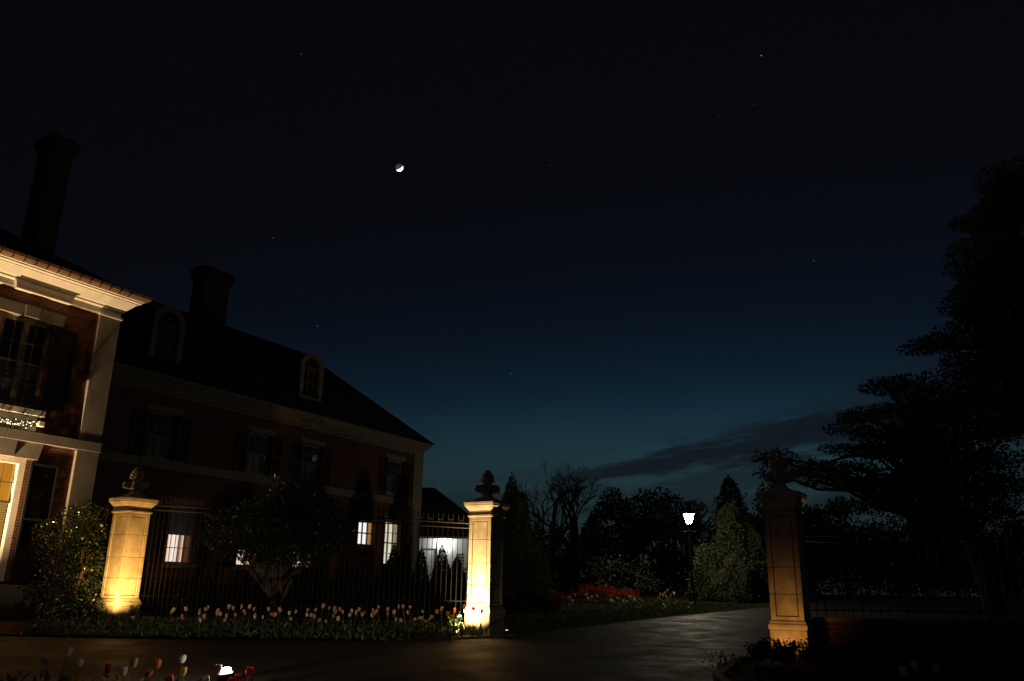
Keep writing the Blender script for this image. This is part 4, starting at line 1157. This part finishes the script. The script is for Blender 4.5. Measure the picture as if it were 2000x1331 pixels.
foot_plant('small flowering plant at the right foot of the left pillar', rel(PL, 0.20, 0.85, 0.15), 0.22, 0.42, M['shrub'], 200, 0.05, 9)
foot_plant('low leafy plant under the left pillar', rel(PL, 1.25, 0.85, 0.0), 0.40, 0.32, M['holly'], 340, 0.06, 12)

# ------------------------------------------------------------------ tulips
def petal_bloom(h=0.092, r=0.024):
    mb = MB()
    for k in range(6):
        a0_ = k * math.pi / 3 + (0.12 if k % 2 else 0)
        rr = r * (1.0 if k % 2 else 0.9)
        vs = []; nz_ = 6
        for i in range(nz_):
            t = i / (nz_ - 1)
            rad = rr * (0.35 + 1.25 * math.sin(math.pi * (0.10 + 0.62 * t)) ** 0.8 * 0.75)
            half = 0.62 * (math.sin(math.pi * (0.12 + 0.80 * t)) ** 0.7)
            for s_ in (-1, 0, 1):
                a = a0_ + s_ * half
                rad2 = rad * (1.06 if s_ == 0 else 0.97)
                vs.append((rad2 * math.cos(a), rad2 * math.sin(a), h * t * (1.0 if s_ == 0 else 0.97)))
        fs = []
        for i in range(nz_ - 1):
            for s_ in range(2):
                q = i * 3 + s_; fs.append((q, q + 1, q + 4, q + 3))
        mb.add(vs, fs)
    return mb
TM = {c: petal_bloom().mesh('bloom', M['t_' + c], True) for c in ('cream', 'white', 'yellow', 'red', 'orange')}
STEM = MB().tube([(0, 0, 0), (0.006, 0.003, 0.5), (0, 0, 1.0)], [0.006, 0.005, 0.0045], 5).mesh('stem', M['green'])
def tulip_leaf(seed):
    r_ = np.random.default_rng(seed); mb = MB()
    for k in range(3):
        a = r_.uniform(0, 6.28); L_ = r_.uniform(.55, .85); out = r_.uniform(.10, .22)
        vs = []
        for i in range(6):
            t = i / 5; w_ = 0.028 * math.sin(math.pi * (0.08 + 0.9 * t)); rad = out * t ** 1.6; z = L_ * (t - 0.28 * t ** 3)
            for s_ in (-1, 0, 1):
                vs.append((rad * math.cos(a) - s_ * w_ * math.sin(a), rad * math.sin(a) + s_ * w_ * math.cos(a), z + (0.012 if s_ else 0)))
        mb.add(vs, [(i * 3 + s_, i * 3 + s_ + 1, i * 3 + s_ + 4, i * 3 + s_ + 3) for i in range(5) for s_ in range(2)])
    return mb.mesh('leaf', M['green'])
TL = [tulip_leaf(s_) for s_ in range(5)]
def tulip(x, y, h, col, label, group, bs=1.0, lean=0.06, leaf=True, z=None):
    zb = gz(y) + 0.02 if z is None else z
    t = empty('tulip', (x, y, zb), rng.uniform(0, 6.28)); tag(t, label, 'tulip', group)
    t.rotation_euler = (rng.normal(0, lean), rng.normal(0, lean), rng.uniform(0, 6.28))
    link('stem', STEM, t, None, None, (1, 1, h))
    link('bloom', TM[col], t, (0, 0, h), (rng.normal(0, .22), rng.normal(0, .22), rng.uniform(0, 6.28)), (bs * rng.uniform(.82, 1.3), bs * rng.uniform(.82, 1.3), bs * rng.uniform(.82, 1.12)))
    if leaf: link('leaf', TL[int(rng.integers(0, 5))], t, None, None, (1, 1, h))
    return t
G1 = 'cream and pink tulips in the row between the left pillars'
L1 = 'cream pink tulip in the long row between the two left gate pillars'
ROWX = [262, 327, 332, 345, 356, 363, 381, 388, 393, 401, 408, 419, 431, 437, 452, 460, 466, 478, 484, 490, 498, 507, 516, 528, 536, 543, 551, 560, 567, 574, 590, 596, 602, 612, 618, 621, 628, 640, 644, 655, 666, 675, 690, 692, 706, 712, 718, 735, 742, 752, 757, 768, 773, 778, 790, 802, 806, 812, 826, 832]
for i, px in enumerate(ROWX):
    Y = rng.uniform(17.4, 18.3); py = rng.uniform(1182, 1210) - (2 if px > 600 else 0)
    p = at(px, py, Y)
    tulip(p.x, p.y, p.z - gz(p.y) - 0.09, 'cream' if rng.random() < .7 else 'white', L1, G1, rng.uniform(.72, 1.08), 0.12)
for px, py, Y, c, lab in ((924, 1186, 17.9, 'orange', 'orange tulip standing before the bright pillar face, left one'), (938, 1191, 17.8, 'orange', 'orange tulip standing before the bright pillar face, right one')):
    p = at(px, py, Y); tulip(p.x, p.y, p.z - gz(p.y) - 0.09, c, lab, 'orange tulips before the brightest pillar', 1.0, 0.02)
for i in range(34):
    px = rng.uniform(330, 850); p = at(px, rng.uniform(1180, 1212), rng.uniform(17.4, 18.4))
    tulip(p.x, p.y, p.z - gz(p.y) - 0.09, 'cream' if rng.random() < .7 else 'white', L1, G1, rng.uniform(.72, 1.08), 0.12)
for px, py, c in ((852, 1192, 'yellow'), (866, 1186, 'yellow'), (872, 1196, 'orange'), (889, 1190, 'orange'), (903, 1183, 'yellow'), (880, 1203, 'yellow')):
    p = at(px, py, rng.uniform(17.6, 18.1))
    tulip(p.x, p.y, p.z - gz(p.y) - 0.09, c, {'yellow': 'yellow tulip at the right end of the row by the brightest pillar', 'orange': 'orange tulip at the right end of the row by the brightest pillar'}[c], 'warm tulips at the right end of the row', 1.05, 0.08)
G2 = 'tulips in the dark foreground bed'
NEAR = [(485, 1303, 9.0, 'red', 'red tulip on a lit stem, rightmost in the foreground bed'), (364, 1301, 9.0, 'yellow', 'yellow tulip lit from the right left of the foreground floodlight'), (421, 1299, 9.0, 'orange', 'orange tulip leaning over the foreground floodlight'), (427, 1297, 9.1, 'white', 'dim pale tulip touching the orange one at the foreground floodlight'),
        (335, 1318, 8.8, 'red', 'dark red tulip low in the foreground bed left of the floodlight'), (350, 1277, 9.4, 'white', 'pale tallest tulip in the middle of the foreground bed'), (267, 1286, 9.2, 'cream', 'dim cream tulip in the left half of the foreground bed'), (309, 1287, 9.3, 'orange', 'dim orange tulip in the middle of the foreground bed'),
        (243, 1302, 9.0, 'white', 'dim white tulip in the left half of the foreground bed'), (127, 1263, 9.8, 'white', 'faint white tulip at the left edge of the foreground bed'), (468, 1315, 8.8, 'red', 'dark red tulip right beside the floodlight lens'), (446, 1320, 8.7, 'red', 'dark red tulip just under the floodlight lens'), (405, 1320, 8.75, 'white', 'white tulip at the left side of the floodlight lens'),
        (210, 1300, 9.2, 'red', 'very dim red tulip left in the foreground bed'), (290, 1305, 9.0, 'orange', 'very dim orange tulip left of the yellow one'), (150, 1285, 9.5, 'white', 'very dim white tulip far left in the foreground bed'), (98, 1280, 9.6, 'white', 'very dim white tulip at the far left corner')]
for px, py, Y, c, lab in NEAR:
    p = at(px, py, Y); tulip(p.x, p.y, p.z - gz(p.y) - 0.11, c, lab, G2, 1.05, 0.05)
G3 = 'pale flowers in the bed across the drive'
for px, py, c in [(1113, 1165, 'white'), (1124, 1160, 'yellow'), (1119, 1178, 'white'), (1145, 1161, 'yellow'), (1147, 1168, 'white'), (1156, 1165, 'yellow'), (1168, 1163, 'yellow'), (1193, 1170, 'white'), (1197, 1174, 'white'), (1207, 1167, 'yellow'), (1218, 1190, 'white'), (1230, 1164, 'yellow'), (1234, 1164, 'white'), (1240, 1170, 'white'), (1225, 1175, 'white'), (1288, 1158, 'yellow'), (1295, 1160, 'yellow'), (1300, 1156, 'yellow'), (1305, 1151, 'yellow'), (1310, 1160, 'orange'), (1316, 1157, 'white'), (1302, 1163, 'yellow'), (1285, 1166, 'white')]:
    Y = rng.uniform(30.2, 31.8) if px < 1260 else rng.uniform(32.6, 33.6)
    p = at(px, py, Y)
    tulip(p.x, p.y, max(0.10, p.z - gz(p.y) - 0.12), c, {'white': 'small white flower in the bed across the drive', 'yellow': 'small yellow flower in the bed across the drive', 'orange': 'small orange flower nearest the lamp post'}[c], G3, 1.35)
for px, py, lab in ((1762, 1303, 'faint pale tulip at the left end of the right foreground bed'), (1795, 1290, 'faint pale tulip, tallest in the right foreground bed'), (1838, 1296, 'faint pale tulip at the right end of the right foreground bed')):
    p = at(px, py, 9.4); tulip(p.x, p.y, p.z - gz(p.y) - 0.11, 'white', lab, 'pale tulips in the right foreground bed', 1.1)
# wilted seed heads against the bright plinth
for k, (a, b, lab) in enumerate(((0.62, -0.10, 'wilted drooping tulip stalk silhouetted left on the bright plinth'), (0.62, 0.16, 'wilted drooping tulip stalk silhouetted right on the bright plinth'))):
    p = rel(PM, a, b, 0.02)
    t = empty('wilted_tulip', p); tag(t, lab, 'tulip', 'wilted tulips at the brightest pillar')
    s_ = 1 if k else -1
    MB().tube([(0, 0, 0), (0.01 * s_, 0, 0.14), (0.05 * s_, 0, 0.25), (0.10 * s_, 0, 0.27), (0.125 * s_, 0, 0.22)], 0.006, 5).build('stem', M['green'], t)
    o = link('leaf', TL[k], t, None, None, (1, 1, 0.24))

# ------------------------------------------------------------------ floodlight in the foreground tulips
_p = at(441, 1309, 9.25)
fl = empty('floodlight', _p); tag(fl, 'white glowing floodlight lens among the foreground tulips', 'floodlight')
MB().square([(0.040, -0.020), (0.055, 0.0), (0.034, 0.018)]).build('lens', emit_mat('white flood lens', (1.0, 0.90, 0.74), 110.0), fl)
fl.rotation_euler = (R(8), R(-6), R(20))
bevel(MB().box(-0.08, 0.08, -0.06, 0.06, -0.10, -0.023).build('housing', M['fixture'], fl), 0.008)
MB().tube([(0, 0, gz(_p.y) - _p.z - 0.05), (0, 0, -0.1)], 0.012).build('stake', M['fixture'], fl)
_p = Vector((-4.4, 9.95, gz(9.95) + 0.07))  # extra lamp added below the frame to light the tulip row
_fl = floodlight('floodlight', _p, Vector((-4.6, 18.0, 0.1)), 640, (1.0, 0.76, 0.48), 'added unseen hooded floodlight in the foreground bed aimed at the tulip row', 5.0, 120, 0.14, 0.5, 0.02)
MB().box(-0.20, 0.20, -0.02, 0.26, 0.048, 0.056).build('hood', M['fixture'], _fl)  # plate added to keep this lamp's light off the house

# ------------------------------------------------------------------ ground cover
def blades(name, label, region, n, h, material):
    x0, x1, y0, y1, test = region
    P = np.stack([rng.uniform(x0, x1, n * 2), rng.uniform(y0, y1, n * 2)], 1)
    P = np.array([p for p in P if test(p[0], p[1])][:n])
    n = len(P)
    z = np.array([gz(y) for y in P[:, 1]])
    a = rng.uniform(0, 6.28, n); hh = h * rng.uniform(.5, 1.3, n); w_ = 0.006 + 0.004 * rng.random(n)
    ln = rng.normal(0, 0.35, (n, 2)) * hh[:, None]
    b = np.stack([P[:, 0], P[:, 1], z], 1); sd = np.stack([np.cos(a) * w_, np.sin(a) * w_, np.zeros(n)], 1)
    tip = b + np.stack([ln[:, 0], ln[:, 1], hh], 1); mid = b + np.stack([ln[:, 0] * .3, ln[:, 1] * .3, hh * .55], 1)
    V = np.stack([b - sd, b + sd, mid + sd * .7, tip], 1)
    o = link(name, quads_mesh(name, V, material)); tag(o, label, kind='stuff')
    o['category'] = 'grass' if 'grass' in name else 'ground cover'
    return o
def left_edge_x(y):
    e = LEFT_EDGE
    for i in range(5, len(e) - 1):
        if e[i][1] <= y <= e[i + 1][1]:
            t = (y - e[i][1]) / (e[i + 1][1] - e[i][1]); return e[i][0] + t * (e[i + 1][0] - e[i][0])
    return e[-1][0]
blades('grass', 'short mown grass verge along the left of the drive', (-1.5, 12.5, 18.9, 36, lambda x, y: x < left_edge_x(y) - 0.16 and x > left_edge_x(y) - 7), 42000, 0.06, M['grass'])
def cover(name, label, n, x0, x1, y0, y1, h, ls, material):
    C = np.stack([rng.uniform(x0, x1, n), rng.uniform(y0, y1, n), np.zeros(n)], 1)
    C[:, 2] = [gz(y) for y in C[:, 1]]; C[:, 2] += 0.03 + h * rng.random(n) ** 1.4
    o = link(name, quads_mesh(name, leaves(C, ls, -0.9, 0.28), material)); tag(o, label, 'ground cover', kind='stuff')
cover('bed_foliage', 'tangled low foliage filling the tulip row bed', 5200, -9.8, -1.0, 17.25, 18.75, 0.26, 0.13, M['green'])
cover('bed_foliage', 'dark low foliage filling the foreground tulip bed', 3600, -7.5, -2.2, 7.6, 10.4, 0.22, 0.12, M['green'])
cover('bed_foliage', 'dark low foliage in the right foreground bed', 3600, 3.2, 9.5, 8.0, 14.6, 0.20, 0.10, M['shrub'])
cover('bed_foliage', 'low foliage under the pale flowers across the drive', 2600, 1.2, 6.6, 29.2, 33.4, 0.20, 0.11, M['shrub'])

# ------------------------------------------------------------------ moon and stars
def moon():
    p = at(780, 328, 2600.0)
    v = (p - EYE).normalized()
    ri = v.cross(Vector((0, 0, 1))).normalized(); uu = ri.cross(v)
    lit = (ri * 0.575 - uu * 0.818) * 0.975 + v * 0.22
    me = bpy.data.meshes.new('moon')
    import bmesh
    bm = bmesh.new(); bmesh.ops.create_icosphere(bm, subdivisions=4, radius=13.6); bm.to_mesh(me); bm.free()
    me.polygons.foreach_set('use_smooth', [True] * len(me.polygons))
    m = bpy.data.materials.new('sunlit moon'); m.use_nodes = True
    N, L = m.node_tree.nodes, m.node_tree.links
    N.remove(N['Principled BSDF'])
    g_ = N.new('ShaderNodeNewGeometry'); dt = N.new('ShaderNodeVectorMath'); dt.operation = 'DOT_PRODUCT'
    L.new(g_.outputs['Normal'], dt.inputs[0]); dt.inputs[1].default_value = lit.normalized()
    mr = N.new('ShaderNodeMapRange'); mr.inputs[1].default_value = -0.03; mr.inputs[2].default_value = 0.10
    L.new(dt.outputs['Value'], mr.inputs[0])
    mx = N.new('ShaderNodeMix'); mx.data_type = 'RGBA'; mx.inputs[6].default_value = (0.045, 0.040, 0.058, 1); mx.inputs[7].default_value = (2.2, 2.15, 2.3, 1)
    L.new(mr.outputs[0], mx.inputs[0])
    e = N.new('ShaderNodeEmission'); L.new(mx.outputs[2], e.inputs[0]); L.new(e.outputs[0], N['Material Output'].inputs[0])
    me.materials.append(m)
    o = link('moon', me, None, p)
    tag(o, 'bright crescent moon with faint earthshine high in the sky', 'moon')
moon()
STAR_M = [emit_mat('star light', (0.85, 0.88, 1.0), s_) for s_ in (0.55, 0.11, 0.045)]
SM = []
for m_ in STAR_M:
    SM.append(MB().lathe([(0.05, -1.0), (0.72, -0.7), (1.0, 0), (0.72, 0.7), (0.05, 1.0)], 8).mesh('star', m_))
for px, py, b, lab in ((1487, 109, 0, 'brightest star, alone near the top right'), (588, 106, 1, 'small star at the top left of the moon'), (776, 116, 2, 'faint star straight above the moon'), (1075, 324, 2, 'faint star level with the moon, right of it'), (533, 465, 1, 'small star below left of the moon'), (620, 637, 1, 'small star just above the mansion roof'),
                      (998, 730, 1, 'small star low in the middle of the sky'), (1178, 743, 2, 'faint star low right of the middle'), (1589, 510, 1, 'small star left of the tall right tree'), (1473, 205, 2, 'faint star below the brightest star'), (1403, 228, 2, 'faintest star left below the brightest one')):
    o = link('star', SM[b], None, at(px, py, 2500.0), None, (1.5, 1.5, 1.5)); tag(o, lab, 'star', 'stars in the night sky')

# small glowing things that light nothing noticeable are left out of direct light sampling
for _m in bpy.data.materials:
    if _m.name.split('.')[0] in ('lit room pink', 'lit rose drape', 'lit pale drape', 'lit white shade', 'lit amber curtain', 'lit cream shade', 'lit brown curtain', 'lit cream drape', 'lit orange room', 'lit wooden blind', 'fairy bulbs', 'flood lens', 'uplight lens', 'star light', 'sunlit moon') or _m.name == 'lantern glass.001':
        _m.cycles.emission_sampling = 'NONE'
